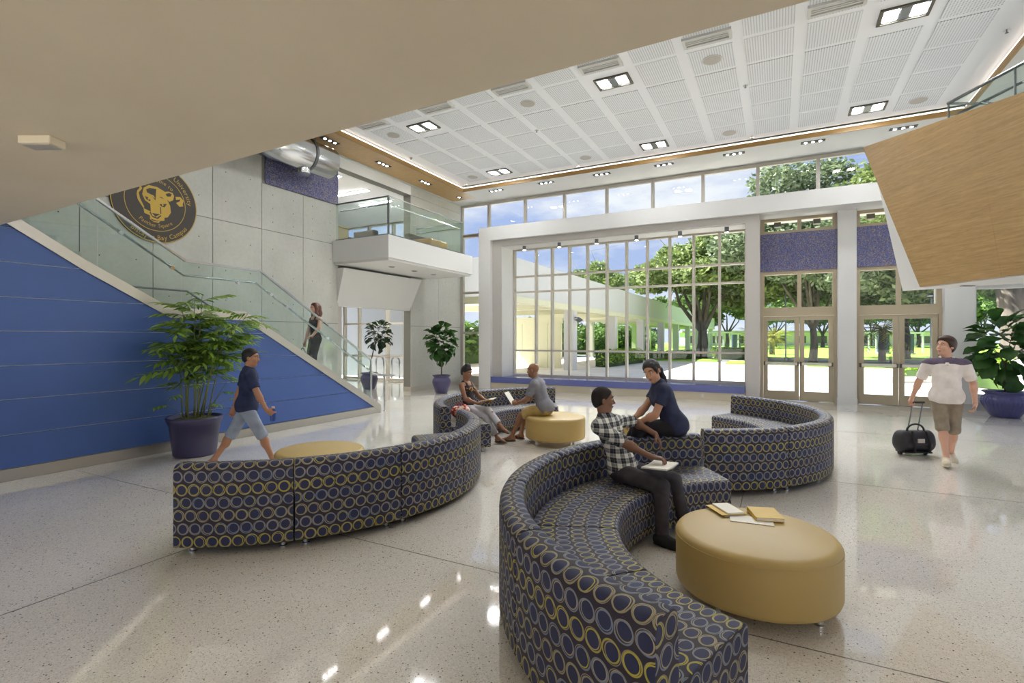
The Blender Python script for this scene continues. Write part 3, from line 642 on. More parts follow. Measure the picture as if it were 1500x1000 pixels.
# ================================================================== SOFAS AND OTTOMANS
def f_rings(t, p):
    uv = t.n('ShaderNodeUVMap'); s = t.n('ShaderNodeSeparateXYZ', i={0: uv.outputs[0]})
    PU, PV = .098, .104
    v = t.m('DIVIDE', s.outputs[1], PV); row = t.m('FLOOR', v)
    wn = t.n('ShaderNodeTexWhiteNoise', noise_dimensions='1D', i={'W': row})
    u = t.m('ADD', t.m('DIVIDE', s.outputs[0], PU), t.m('MULTIPLY', row, .37)); colm = t.m('FLOOR', u)
    cv = t.n('ShaderNodeCombineXYZ', i={0: colm, 1: row})
    wc = t.n('ShaderNodeTexWhiteNoise', noise_dimensions='2D', i={0: cv.outputs[0]})
    rc = t.n('ShaderNodeSeparateColor', i={0: wc.outputs[1]})
    fu = t.m('MULTIPLY', t.m('SUBTRACT', t.m('FRACT', u), .5), PU); fv = t.m('MULTIPLY', t.m('SUBTRACT', t.m('FRACT', v), .5), PV)
    def ring(ox, oy, r, wd, sx=1.0):
        dx = t.m('MULTIPLY', t.m('SUBTRACT', fu, ox), sx); dy = t.m('SUBTRACT', fv, oy)
        d = t.m('SQRT', t.m('ADD', t.m('MULTIPLY', dx, dx), t.m('MULTIPLY', dy, dy)))
        return t.m('LESS_THAN', t.m('ABSOLUTE', t.m('SUBTRACT', d, r)), wd), t.m('LESS_THAN', d, r)
    o1 = t.m('MULTIPLY', t.m('SUBTRACT', rc.outputs[0], .5), .008); o2 = t.m('MULTIPLY', t.m('SUBTRACT', rc.outputs[1], .5), .008)
    r1, in1 = ring(o1, o2, .043, .0032); r2, _ = ring(t.m('MULTIPLY', o1, -1), t.m('MULTIPLY', o2, -1), .039, .0026, 1.05)
    r3, _ = ring(o2, o1, .0455, .0018, .97); _, disc = ring(0, 0, .034, .001)
    rm = t.m('MODULO', t.m('ADD', row, 100), 4)
    rowc = t.ramp(t.m('DIVIDE', rm, 4), [(0, lin((168, 158, 70))), (.24, lin((120, 128, 150))), (.49, lin((150, 142, 112))), (.74, lin((112, 124, 146)))], 'CONSTANT')
    alt = t.ramp(rc.outputs[2], [(0, lin((166, 152, 122))), (.5, lin((150, 140, 118))), (.75, lin((110, 128, 150))), (.9, lin((182, 170, 60)))], 'CONSTANT')
    base = t.mix(disc, lin((50, 44, 56)), lin((46, 50, 82)))
    c = t.mix(r3, base, lin((142, 134, 116))); c = t.mix(r2, c, alt); c = t.mix(r1, c, rowc)
    lk(t, c, p.inputs['Base Color'])
mat('ring_fabric', rough=.6, spec=.35, build=f_rings)
RO, RI, HS, HB = 2.2, 1.38, .43, .735
def arc_sweep(prof, a0, a1, n, ends=True):
    """sweep a closed (r,z) outline through an angle range; UVs in metres"""
    mb = MB(); m = len(prof); mb.uv = []
    per = [0]
    for i in range(m): per.append(per[-1]+math.dist(prof[i], prof[(i+1) % m]))
    A = [a0+(a1-a0)*i/n for i in range(n+1)]
    for a in A:
        for r, z in prof: mb.v.append((r*math.cos(a), r*math.sin(a), z))
    for i in range(n):
        for k in range(m):
            q = i*m; k2 = (k+1) % m
            mb.f.append((q+k, q+m+k, q+m+k2, q+k2))
            u0, u1 = A[i]*RO, A[i+1]*RO
            mb.uv.append([(u0, per[k]), (u1, per[k]), (u1, per[k+1]), (u0, per[k+1])])
    if ends:
        for i, fl_ in ((0, 0), (n, 1)):
            f = tuple(i*m+k for k in range(m)); uvs = [(r, z) for r, z in prof]
            if fl_: f = f[::-1]; uvs = uvs[::-1]
            mb.f.append(f); mb.uv.append(uvs)
    return mb
def rnd(pts, rad, n=4):
    """round the corners of an outline"""
    out = []
    for i, p in enumerate(pts):
        p0, p1 = Vector(pts[i-1]), Vector(pts[(i+1) % len(pts)]); p = Vector(p); r = rad[i]
        if r == 0: out.append(tuple(p)); continue
        a = p+(p0-p).normalized()*r; b = p+(p1-p).normalized()*r
        for k in range(n+1):
            t = k/n; out.append(tuple(a*(1-t)**2+p*2*t*(1-t)+b*t*t))
    return out
def sofa_section(deg, label, group):
    h = math.radians(deg)/2; g = .006/RO
    t = thing('sofa_section', label, 'sofa', (0, 0, 0), group)
    seatp = rnd([(RI, .07), (RI, HS), (RO-.2, HS-.01), (RO-.2, .07)], [.01, .06, 0, 0])
    backp = rnd([(RO-.195, .075), (RO-.165, HB), (RO, HB), (RO, .07)], [0, .05, .07, .01])
    for nm, pf in (('seat', seatp), ('backrest', backp)):
        me = arc_sweep(pf[::-1], -h+g, h-g, 12).mesh(nm, 'ring_fabric')
        for p in me.polygons: p.use_smooth = len(p.vertices) == 4
        o = link(nm, me, t); b = o.modifiers.new('edge', 'BEVEL'); b.width = .018; b.segments = 3; b.limit_method = 'ANGLE'; b.angle_limit = 1.0
    for r in (RI+.12, RO-.12):
        for a in (-h*.8, h*.8):
            MB().lathe((r*math.cos(a), r*math.sin(a), 0), [(.03, 0), (.03, .006), (.018, .01), (.018, .075)], 12).build('leg', 'steel', t)
    return t
SOFAS = [  # centre, start angle, step, count, which sofa
    ((.33, 3.94), 121, 26, 5, 'near serpentine sofa by the large ottoman', ['right end', 'second from right', 'middle', 'second from near end', 'near end']),
    ((-5.2, 4.37), -66, 24.4, 5, 'left sofa whose back faces the camera', ['left end', 'second from left', 'middle', 'second from right', 'far right end']),
    ((-3.12, 7.95), 118, 23.2, 5, 'far curved sofa by the seated reading pair', ['right end', 'second from right', 'middle', 'second from left', 'left end']),
    ((-1.55, 8.0), -68, 27, 5, 'right sofa by the glass doors', ['near left end', 'second from near end', 'middle', 'second from far end', 'far end'])]
for (cx_, cy_), a0, stp, n, sn, ends in SOFAS:
    base = None
    for i in range(n):
        a = math.radians(a0+stp*(i+.5)); lb = 'ring patterned %s section of the %s' % (ends[i], sn)
        if base is None: base = sofa_section(stp, lb, 'ring patterned sofa sections'); base.location = (cx_, cy_, 0); base.rotation_euler = (0, 0, a)
        else: copytree(base, (cx_, cy_, 0), a, lb)
mat('mustard', lin((184, 157, 94)), .48, spec=.6)
def ottoman(x, y, lb, r=.5):
    t = thing('ottoman', lb, 'ottoman', (x, y, 0), 'round mustard ottomans')
    pf = [(0, .085), (r-.03, .085), (r-.008, .095), (r, .12), (r, .40), (r-.006, .425), (r-.022, .443), (r-.05, .452), (0, .456)]
    MB().lathe((x, y, 0), pf, 56, cap=False).build('body', 'mustard', t, smooth=True)
    o = len('x'); sm = MB()
    sm.tube([(x+(r+.0005)*math.cos(k*PI/28), y+(r+.0005)*math.sin(k*PI/28), .405) for k in range(57)], .003, 5, False).build('seam', 'mustard', t)
    for k in range(4):
        a = PI/4+k*PI/2+.3; cx2, cy2 = x+(r-.1)*math.cos(a), y+(r-.1)*math.sin(a)
        MB().lathe((cx2, cy2, 0), [(.032, 0), (.032, .006), (.02, .01), (.02, .09)], 12).build('leg', 'steel', t)
ottoman(-.14, 3.82, 'large mustard ottoman nearest the camera with books on top', .51)
ottoman(-4.78, 4.28, 'round mustard ottoman behind the left sofa', .5)
ottoman(-3.32, 7.93, 'round mustard ottoman with the bald man sitting on it', .5)
ottoman(-1.75, 8.0, 'round mustard ottoman half hidden behind the right sofa', .5)
# books on the big ottoman
mat('paper', lin((238, 234, 222)), .7); mat('yellow_cover', lin((206, 168, 40)), .5); mat('grey_cover', lin((150, 146, 140)), .5); mat('ink', lin((90, 84, 110)), .7)
def book(x, y, z, rz, w, h, t, cm, lb, group='books on the large ottoman', nm='book'):
    b = thing(nm, lb, 'book', (x, y, z), group)
    c, s = math.cos(rz), math.sin(rz); ax, ay = (c, s, 0), (-s, c, 0)
    MB().obox((x, y, z+.0015), ax, ay, (0, 0, 1), w/2, h/2, .0015).obox((x, y, z+t-.0015), ax, ay, (0, 0, 1), w/2, h/2, .0015).obox((x-c*(w/2-.0015), y-s*(w/2-.0015), z+t/2), ax, ay, (0, 0, 1), .0015, h/2, t/2).build('cover', cm, b)
    MB().obox((x+.002*c, y+.002*s, z+t/2), ax, ay, (0, 0, 1), w/2-.006, h/2-.005, t/2-.002).build('pages', 'paper', b)
    return b
zt = .4565
book(-.345, 4.12, zt, .62, .17, .24, .010, 'grey_cover', 'thin grey book lying under the open white one on the ottoman')
ob = thing('open_book', 'open white booklet with a yellow edge on the large ottoman', 'book', (-.345, 4.12, zt+.0105), 'books on the large ottoman')
MB().obox((-.345, 4.12, zt+.0126), (math.cos(.62), math.sin(.62), 0), (-math.sin(.62), math.cos(.62), 0), (0, 0, 1), .10, .115, .002).build('cover', 'yellow_cover', ob)
MB().obox((-.335, 4.125, zt+.021), (math.cos(.62), math.sin(.62), .0), (-math.sin(.62), math.cos(.62), 0), (0, 0, 1), .062, .11, .006).build('pages', 'paper', ob)
book(-.085, 4.13, zt+.0037, .30, .19, .24, .026, 'yellow_cover', 'thick white and yellow book on the right of the ottoman pile')
mg = thing('magazine', 'thin magazine under the front edge of the books on the ottoman', 'magazine', (-.21, 4.03, zt), 'books on the large ottoman')
MB().obox((-.17, 4.0, zt+.0018), (math.cos(.1), math.sin(.1), 0), (-math.sin(.1), math.cos(.1), 0), (0, 0, 1), .14, .075, .0016).build('cover', 'paper', mg)
# ================================================================== OUTSIDE
rng = np.random.default_rng(11)
mat('paving', lin((226, 220, 208)), .8, build=noisy(lin((216, 209, 196)), lin((232, 226, 214)), .8, 5))
mat('asphalt', lin((128, 130, 134)), .9)
mat('lawn', rough=.95, build=noisy(lin((112, 158, 42)), lin((148, 190, 66)), .5, 6))
mat('outer_grey', lin((150, 153, 158)), .8); mat('arcade_white', lin((214, 213, 214)), .7); mat('arcade_cream', lin((226, 224, 196)), .7)
mat('bark', rough=.95, build=noisy(lin((70, 63, 56)), lin((116, 107, 98)), 3, 6, .6, (1, 1, .3), bd=.05))
mat('bark_dark', rough=.95, build=noisy(lin((62, 56, 50)), lin((104, 96, 86)), 3, 6, .6, (1, 1, .3), bd=.05))
def leafmat(name, c1, c2, sc=1.2):
    m = bpy.data.materials.new(name); m.use_nodes = True; t = NT(m.node_tree)
    g = t.n('ShaderNodeNewGeometry'); n = t.n('ShaderNodeTexNoise', i={0: g.outputs['Position'], 'Scale': sc, 'Detail': 4})
    w_ = t.n('ShaderNodeTexWhiteNoise', noise_dimensions='1D', i={'W': g.outputs['Random Per Island']})
    f = t.m('ADD', t.m('MULTIPLY', n.outputs[0], .6), t.m('MULTIPLY', w_.outputs[0], .4))
    c = t.ramp(f, [(.3, c1), (.72, c2)])
    d = t.n('ShaderNodeBsdfPrincipled', i={'Base Color': c, 'Roughness': .5, 'Specular IOR Level': .35}); tr = t.n('ShaderNodeBsdfTranslucent', i={0: c})
    mx = t.n('ShaderNodeMixShader', i={0: .35, 1: d.outputs[0], 2: tr.outputs[0]}); t.n('ShaderNodeOutputMaterial', i={0: mx.outputs[0]}); MATS[name] = m
leafmat('oak_leaf', lin((78, 98, 54)), lin((158, 174, 104)), .5)
leafmat('oak_leaf_grey', lin((84, 102, 74)), lin((152, 166, 126)), .5)
leafmat('hedge_leaf', lin((96, 140, 34)), lin((176, 204, 70)), 1.5)
leafmat('dark_leaf', lin((60, 84, 44)), lin((124, 156, 76)), .6)
leafmat('palm_leaf', lin((120, 130, 50)), lin((206, 190, 90)), .8)
def leaves(name, mt, parent, blobs, n, size, shell=.55):
    """many small leaf blades spread through ellipsoids (cx,cy,cz,rx,ry,rz)"""
    bl = np.array(blobs, float); vol = bl[:, 3]*bl[:, 4]*bl[:, 5]; ix = rng.choice(len(bl), n, p=vol/vol.sum()); b = bl[ix]
    d = rng.normal(size=(n, 3)); d /= np.linalg.norm(d, axis=1)[:, None]; r = (shell+(1-shell)*rng.random(n))[:, None]
    p = b[:, :3]+d*r*b[:, 3:]
    a = rng.normal(size=(n, 3)); a[:, 2] *= .6; a /= np.linalg.norm(a, axis=1)[:, None]
    c = np.cross(a, rng.normal(size=(n, 3))); c /= np.linalg.norm(c, axis=1)[:, None]
    s = (size*(.6+.8*rng.random(n)))[:, None]
    v = np.stack([p-a*s, p+c*s*.45, p+a*s, p-c*s*.45], 1).reshape(-1, 3)
    f = np.arange(4*n).reshape(n, 4)
    me = bpy.data.meshes.new(name); me.from_pydata(v.tolist(), [], f.tolist()); me.materials.append(MATS[mt])
    return link(name, me, parent, kind='stuff')
def atp(px, d, z=0): return at_du(d, (px-750)/747*d, z)
tag(MB().box(-60, 60, 16.42, 44, -.12, -.02).build('pavement', 'paving'), 'pale sunlit courtyard paving outside the windows', 'paving', kind='structure')
tag(MB().box(-60, 9.25, -60, -6.2, -.12, -.02).build('pavement', 'paving'), 'pale paving outside behind the camera', 'paving', kind='structure')
tag(MB().box(9.25, 60, -60, 16.42, -.12, -.02).build('pavement', 'paving'), 'pale paving outside the right side glazing', 'paving', kind='structure')
tag(MB().box(-60, 90, 44, 51, -.12, -.025).build('road', 'asphalt'), 'grey drive across the courtyard', 'road', kind='structure')
tag(MB().box(-120, 160, 51, 190, -.12, -.02).build('lawn', 'lawn'), 'bright green lawn beyond the courtyard', 'lawn', kind='structure')
for i, (x0, x1, y0, y1) in enumerate(((-3.2, 1.0, 37.5, 41.5), (1.6, 9.5, 36.5, 41.0), (-9.3, -4, 40.5, 43.8))):
    tag(MB().box(x0, x1, y0, y1, -.02, .07).build('lawn', 'lawn'), ('left small', 'right small', 'courtyard corner')[i]+' grass island in the paving', 'lawn', kind='structure')
# arcade
ar = thing('building', 'pale arcade building with a long fascia on square columns', 'building', (-12, 45, 0))
MB().box(-16.5, -9.95, 18.6, 96, 3.55, 5.2).build('roof', 'arcade_white', ar); MB().box(-10.25, -9.90, 18.6, 96, 3.27, 3.55).build('fascia_edge', 'arcade_cream', ar)
for k in range(9):
    y = 26.7+8.35*k-(.3 if k else 0); MB().box(-10.55, -9.98, y-.29, y+.29, -.02, 3.3).build('column', 'arcade_white', ar)
for k in range(9):
    y = 22.5+8.35*k; MB().box(-16.4, -15.9, y-.25, y+.25, -.02, 3.55).build('column', 'arcade_cream', ar)
for k in range(14): MB().box(-16.4, -10.3, 19+5.5*k, 19.25+5.5*k, 3.25, 3.55).build('beam', 'arcade_cream', ar)
for k in range(5):
    MB().box(-15.6+.85*k, -14.77+.85*k, 28.0, 28.1, -.02, 2.62).build('panel', 'arcade_cream', ar)
MB().box(-16.5, -11.3, 28.0, 28.15, 2.62, 3.0).build('lintel', 'arcade_cream', ar)
MB().box(-10.2, -9.85, 26.95, 27.25, 2.55, 2.75).tube([(-9.9, 27.1, 2.8), (-9.9, 27.1, 3.9)], .02).build('lantern', 'dark_steel', ar) if False else None
ln = thing('cone_lantern', 'dark cone lantern on the first arcade column', 'lantern', (-9.9, 26.3, 2.7))
MB().lathe((-9.72, 26.6, 2.62), [(.04, 0), (.24, .12), (.04, .26)], 14).build('shade', 'dark_steel', ln); MB().tube([(-9.975, 26.6, 2.9), (-9.72, 26.6, 2.88)], .025).build('bracket', 'dark_steel', ln)
def limb(mb, pts, r0, r1):
    n = len(pts); mb.tube(pts, [r0+(r1-r0)*i/(n-1) for i in range(n)], 8)
def tree(label, base, h, fork, r, lean, crown, nleaf, lsize, leafm='oak_leaf', bark='bark', nm='tree', nl=6, shell=.5):
    base = Vector(base); t = thing(nm, label, 'tree', base, 'courtyard trees')
    f = base+Vector((lean[0]*fork, lean[1]*fork, fork))
    mb = MB(); limb(mb, [base-Vector((0, 0, .1)), base+Vector((0, 0, .3)), base.lerp(f, .55)+Vector((.08, 0, 0)), f], r*1.35, r*.85); mb.build('trunk', bark, t, smooth=True)
    bl = [(base.x+a, base.y+b, c, d, e, g) for a, b, c, d, e, g in crown]
    bl = [b for b in bl if not (b[0]-b[3] < -9.4 and b[0]+b[3] > -17 and b[2]-b[5] < 5.5 and base.y < 97)]
    for k in range(min(nl, len(bl))):
        b = bl[k]; e = Vector(b[:3]); mid = f.lerp(e, .5)+Vector((rng.normal()*.4, rng.normal()*.4, -.3)); q = MB()
        limb(q, [f-Vector((0, 0, .15)), f.lerp(mid, .5)+Vector((0, 0, -.1)), mid, e], r*.6, r*.12)
        for _ in range(3):
            s = mid.lerp(e, rng.random()); limb(q, [s, s+Vector(rng.normal(size=3)*.9)+Vector((0, 0, .5)), s+Vector(rng.normal(size=3)*1.6)+Vector((0, 0, 1.2))], r*.16, r*.04)
        q.build('branch', bark, t, smooth=True)
    leaves('foliage', leafm, t, bl, nleaf, lsize, shell); return t
def crown(R, z0, z1, n, rb, seed):
    g = np.random.default_rng(seed); out = []
    for k in range(n):
        a = 2*PI*k/n*1.618*2; q = math.sqrt((k+.5)/n)*R; z = z0+(z1-z0)*(1-.55*(q/R)**2)*(.45+.55*g.random()); s = rb*(.75+.5*g.random())
        out.append((q*math.cos(a), q*math.sin(a), z, s, s, s*.7))
    return out
tree('broad oak with forked dark trunk behind the big window', atp(1027, 44), 11, 2.4, .42, (.05, 0), crown(6.3, 2.8, 11.0, 28, 1.8, 3), 34000, .22, 'oak_leaf', 'bark_dark', nl=9)
tree('oak with a pale forked trunk seen through the left doors', atp(1191, 37), 12, 2.5, .24, (0, 0), crown(6.8, 2.0, 14.6, 36, 1.9, 5), 42000, .2, 'oak_leaf_grey', nl=9)
tree('large oak with a thick trunk outside the right window', atp(1496, 24), 12, 4.2, .62, (-.10, 0), crown(7.4, 4.6, 14.0, 30, 1.7, 8), 34000, .16, 'oak_leaf', nl=9)
tree('shady oak seen through the right doors', atp(1325, 43), 12, 3.0, .35, (0, 0), crown(7.5, 2.0, 12, 34, 2.0, 9), 38000, .21, 'oak_leaf_grey', 'bark_dark', nl=8)
tree('small tree rising behind the arcade roof', atp(868, 70), 8, 3, .2, (0, 0), crown(3.8, 7.2, 11.6, 11, 1.5, 4), 6000, .22, 'oak_leaf', nl=5)
for i, (px_, d, R) in enumerate(((800, 60, 3), (828, 65, 2.6), (884, 79, 3.2), (935, 98, 3.4))):
    tree(('leftmost dark', 'second dark', 'third dark', 'farthest dark')[i]+' bushy tree glimpsed between the arcade columns', atp(px_, d), 6, 1.2, .22, (0, 0), crown(R, 1.6, 4.6, 8, 1.3, 20+i), 3000, .2, 'dark_leaf', 'bark_dark', nl=5)
for i, (px_, d, R) in enumerate(((1065, 92, 7), (1135, 105, 8), (1205, 98, 7), (1275, 108, 8), (1345, 96, 7), (1440, 88, 8), (990, 100, 7))):
    tree(('first', 'second', 'third', 'fourth', 'fifth', 'sixth', 'nearest the arcade')[i]+' distant tree at the far side of the lawn', atp(px_, d), 9, 2.5, .3, (0, 0), crown(R, 4.2, 9.5, 11, 2.4, 40+i), 7000, .40, 'dark_leaf', 'bark_dark', nl=5)
def palm(label, base, h, r, nf, L, m='palm_leaf'):
    base = Vector(base); t = thing('palm_tree', label, 'palm', base, 'courtyard palms')
    mb = MB(); limb(mb, [base, base+Vector((0, 0, h*.5)), base+Vector((.05, 0, h))], r*1.15, r); mb.build('trunk', 'bark', t, smooth=True)
    top = base+Vector((.05, 0, h))
    for k in range(nf):
        a = 2.4*k; up_ = .9-1.5*k/nf; q = MB(); pts = []
        for i in range(7):
            s = i/6*L; pts.append(top+Vector((math.cos(a)*s*.85, math.sin(a)*s*.85, up_*s-.16*s*s)))
        q.tube(pts, [.03-.004*i for i in range(7)], 4)
        for i in range(1, 7):
            for j in (0, .5):
                p = pts[i-1].lerp(pts[i], 1-j); d = (pts[i]-pts[i-1]).normalized(); sd = d.cross(Vector((0, 0, 1))).normalized()
                for s in (-1, 1):
                    e = p+sd*s*.42+d*.28-Vector((0, 0, .16)); o = len(q.v); w_ = d*.035
                    q.v += [tuple(p-w_), tuple(p+w_), tuple(e)]; q.f.append((o, o+1, o+2))
        q.build('frond', m, t)
palm('short date palm on the lawn left of the door oak', atp(1131, 55), 1.9, .24, 26, 2.0)
palm('golden fronded palm seen through the right doors', atp(1292, 38), 2.4, .22, 24, 2.2)
palm('yellow palm at the right edge of the big window', atp(1106, 45), 1.7, .2, 22, 1.9)
def hedge(label, p0, p1, w_, h, n, ls, m='hedge_leaf'):
    p0, p1 = Vector(p0), Vector(p1); L = (p1-p0).length; d = (p1-p0)/L; s = d.cross(Vector((0, 0, 1)))
    c = (p0+p1)/2; t = thing('hedge', label, 'hedge', c, 'clipped hedges')
    MB().obox(c+Vector((0, 0, h*.42)), d, s, (0, 0, 1), L/2-.1, w_/2-.12, h*.42).build('core', 'dark_leaf', t)
    leaves('foliage', m, t, [(p0.x+d.x*L*(k+.5)/12, p0.y+d.y*L*(k+.5)/12, h*.52, L/20+w_*.25, L/20+w_*.25, h*.5) for k in range(12)], n, ls, .6)
hedge('yellow-green hedge beside the first arcade columns', atp(880, 31), atp(935, 37), 1.0, 1.05, 2600, .10)
for i, (ya, yb) in enumerate(((24, 50), (50, 90))): hedge(('near', 'far')[i]+' tall dark hedge behind the arcade', (-19.5, ya+1.6, 0), (-19.5, yb-1.6, 0), 2.2, 3.0, 9000, .2, 'dark_leaf')
hedge('low green hedge along the far side of the courtyard', atp(945, 40), atp(1014, 41.6), 1.0, .75, 2200, .11, 'dark_leaf')
hedge('bright hedge at the right end of the courtyard', atp(1046, 42.5), atp(1100, 42), 1.2, 1.0, 2600, .11)
hedge('bright shrub hedge outside the right window', atp(1418, 19.2), atp(1505, 16.6), 1.1, 1.05, 3000, .08)
hedge('low hedge outside the right pair of doors', atp(1330, 21.4), atp(1392, 20.0), .8, .5, 1500, .07)
tag(MB().obox(atp(1360, 20.2, .1), (C_, S_, 0), (-S_, C_, 0), (0, 0, 1), 1.6, .12, .12).build('curb', 'arcade_white'), 'white curb in front of the low hedge', 'curb', kind='structure')
wp = thing('bollard_wall', 'short white block by the thick oak trunk', 'block', atp(1497, 15.6), None)
MB().obox(atp(1503, 15.6, .5), (C_, S_, 0), (-S_, C_, 0), (0, 0, 1), .22, .2, .52).build('body', 'arcade_white', wp, bevel=.02); MB().obox(atp(1503, 15.6, 1.05), (C_, S_, 0), (-S_, C_, 0), (0, 0, 1), .26, .24, .03).build('cap', 'arcade_white', wp)
# posts, pylons, pergolas
def lamp_post(px_, d, h, lb, m):
    p = atp(px_, d); t = thing('lamp_post', lb, 'lamp post', p, 'courtyard lamp posts')
    MB().lathe(p, [(.12, 0), (.12, .25), (.055, .3), (.05, h)], 10).build('pole', m, t); MB().lathe(p+Vector((0, 0, h)), [(.06, 0), (.24, .1), (.26, .16), (.10, .3)], 12).build('head', m, t)
lamp_post(1151, 39, 6.2, 'thin dark lamp post left of the door oak', 'dark_steel'); lamp_post(1364, 29, 4.0, 'grey lamp post seen beside the right door jamb', 'dark_steel')
mat('pylon_blue', lin((56, 68, 92)), .5)
for i, (px_, d, ww) in enumerate(((1294, 58, .55), (1329, 56, .6), (1078, 66, .5))):
    p = atp(px_, d); t = thing('pylon', ('left', 'right', 'far')[i]+' dark blue slab pylon on the lawn', 'pylon', p, 'blue pylons')
    MB().obox(p+Vector((0, 0, 1.1)), (C_, S_, 0), (-S_, C_, 0), (0, 0, 1), ww, .2, 1.1).build('slab', 'pylon_blue', t); MB().obox(p+Vector((0, 0, .05)), (C_, S_, 0), (-S_, C_, 0), (0, 0, 1), ww+.1, .3, .07).build('base', 'arcade_white', t)
for i, (px0, px1, d) in enumerate(((1038, 1092, 60), (1262, 1284, 62), (1312, 1352, 64))):
    t = thing('pergola', ('left', 'middle', 'right')[i]+' white pergola frame on the lawn', 'pergola', atp((px0+px1)/2, d), 'white pergolas')
    n = 6 if i == 0 else 3
    for k in range(n):
        p = atp(px0+(px1-px0)*k/(n-1), d); MB().box(p.x-.1, p.x+.1, p.y-.1, p.y+.1, 0, 2.35).build('post', 'arcade_white', t)
    a, b = atp(px0-2, d, 2.4), atp(px1+2, d, 2.4); MB().obox((a+b)/2, (b-a).normalized(), Vector((0, 0, 1)).cross((b-a).normalized()), (0, 0, 1), (b-a).length/2, .14, .10).build('beam', 'arcade_white', t)
far = thing('far_house', 'long low white building far behind the lawn', 'building', atp(1170, 118))
a, b = atp(1000, 118), atp(1420, 118)
MB().obox((a+b)/2+Vector((0, 0, 1.5)), (b-a).normalized(), Vector((0, 0, 1)).cross((b-a).normalized()), (0, 0, 1), (b-a).length/2, 2, 1.5).build('wall', 'arcade_white', far)
MB().obox((a+b)/2+Vector((0, 0, 3.2)), (b-a).normalized(), Vector((0, 0, 1)).cross((b-a).normalized()), (0, 0, 1), (b-a).length/2+1, 2.6, .2).build('roof', 'grey_frame', far)
for k in range(14):
    c = a.lerp(b, (k+.5)/14)-Vector((-S_, C_, 0))*2.02; MB().obox(c+Vector((0, 0, 1.4)), (C_, S_, 0), (-S_, C_, 0), (0, 0, 1), 1.3, .05, .8).build('window', 'fixture_dark', far)
oc = struct('canopy_column', 'white column outside holding the entrance canopy', 'column', (3.85, 17.3, 0))
MB().box(3.72, 3.98, 17.2, 17.46, -.02, 5.22).build('shaft', 'white', oc); MB().box(3.69, 4.01, 17.17, 17.49, -.02, .15).build('plinth', 'white', oc)
# courtyard wall beyond the corridor glazing
tag(MB().box(-24, -11.9, 18.0, 18.2, -.02, 6).build('wall_outer', 'outer_grey'), 'pale outside wall seen through the corridor glazing', 'wall', kind='structure')
for i, x in enumerate((-15.9, -15.0)):
    b = thing('bike_rack', ('left', 'right')[i]+' grey hoop bike rack outside the corridor glazing', 'bike rack', (x, 17.6, 0), 'hoop bike racks')
    MB().tube([(x-.22, 17.6, -.02), (x-.22, 17.6, .7)]+[(x-.22*math.cos(k*PI/8), 17.6, .7+.22*math.sin(k*PI/8)) for k in range(1, 8)]+[(x+.22, 17.6, .7), (x+.22, 17.6, -.02)], .035, 8).build('hoop', 'dark_steel', b, smooth=True)
    MB().lathe((x-.22, 17.6, -.02), [(.07, 0), (.07, .012)], 10).build('foot', 'dark_steel', b); MB().lathe((x+.22, 17.6, -.02), [(.07, 0), (.07, .012)], 10).build('foot', 'dark_steel', b)
# ================================================================== PLANTS
mat('pot_blue', lin((58, 60, 112)), .22, spec=.6); mat('pot_purple', lin((66, 62, 98)), .35)
mat('soil', lin((70, 60, 44)), .95, build=noisy(lin((58, 52, 34)), lin((104, 112, 52)), 18, 3, .5))
mat('stem_green', lin((116, 122, 66)), .6); mat('fig_bark', lin((104, 92, 76)), .9)
leafmat('fig_leaf', lin((40, 74, 34)), lin((94, 138, 62)), 3); leafmat('fig_leaf_dark', lin((24, 40, 26)), lin((52, 78, 46)), 3)
leafmat('bamboo_leaf', lin((84, 122, 44)), lin((150, 180, 78)), 2.5)
def leaf_mesh(name, m, L, W, fiddle=True, droop=.25):
    mb = MB(); N = 6
    prof = [.10, .55, .62, .80, 1.0, .82, .0] if fiddle else [.08, .7, 1, .9, .66, .36, 0]
    for i in range(N+1):
        s = i/N; y = s*L; z = -droop*L*s*s; w_ = prof[i]*W/2
        mb.v += [(-w_, y, z+w_*.28+.012*math.sin(i*2.1)), (0, y, z), (w_, y, z+w_*.28-.012*math.sin(i*2.4))]
    for i in range(N):
        q = 3*i; mb.f += [(q, q+1, q+4, q+3), (q+1, q+2, q+5, q+4)]
    return mb.mesh(name, m, True)
def orient(loc, d, roll=0):
    d = Vector(d).normalized(); up = Vector((0, 0, 1)); x = d.cross(up)
    x = Vector((1, 0, 0)) if x.length < .05 else x.normalized()
    z = x.cross(d); M = Matrix((x, d, z)).transposed().to_4x4(); M = M @ Matrix.Rotation(roll, 4, 'Y'); M.translation = Vector(loc); return M
def put(name, me, parent, M, s=1, xmin=None):
    if xmin is not None and min((M @ (v.co*s)).x for v in me.vertices) < xmin: return None
    o = bpy.data.objects.new(name, me); COL.objects.link(o); o.parent = parent; o.matrix_parent_inverse = wm(parent).inverted(); o.matrix_local = o.matrix_local
    l, r, sc = M.decompose(); o.location = l; o.rotation_euler = r.to_euler(); o.scale = (s, s, s); return o
figs = [leaf_mesh('leaf_a', 'fig_leaf', .33, .29), leaf_mesh('leaf_b', 'fig_leaf', .33, .31, True, .45)]
figd = [leaf_mesh('leaf_c', 'fig_leaf_dark', .30, .25), leaf_mesh('leaf_d', 'fig_leaf_dark', .30, .25, True, .4)]
def fluted(c, prof, n, flute, name, m, par):
    mb = MB(); N = n*4
    for r, z, a in prof:
        for k in range(N):
            t = 2*PI*k/N; rr = r*(1+a*flute*math.cos(n*t)); mb.v.append((c[0]+rr*math.cos(t), c[1]+rr*math.sin(t), c[2]+z))
    for i in range(len(prof)-1):
        for k in range(N): q = i*N; mb.f.append((q+k, q+(k+1)%N, q+N+(k+1)%N, q+N+k))
    mb.f.append(tuple(range(N))[::-1]); return mb.build(name, m, par, smooth=True)
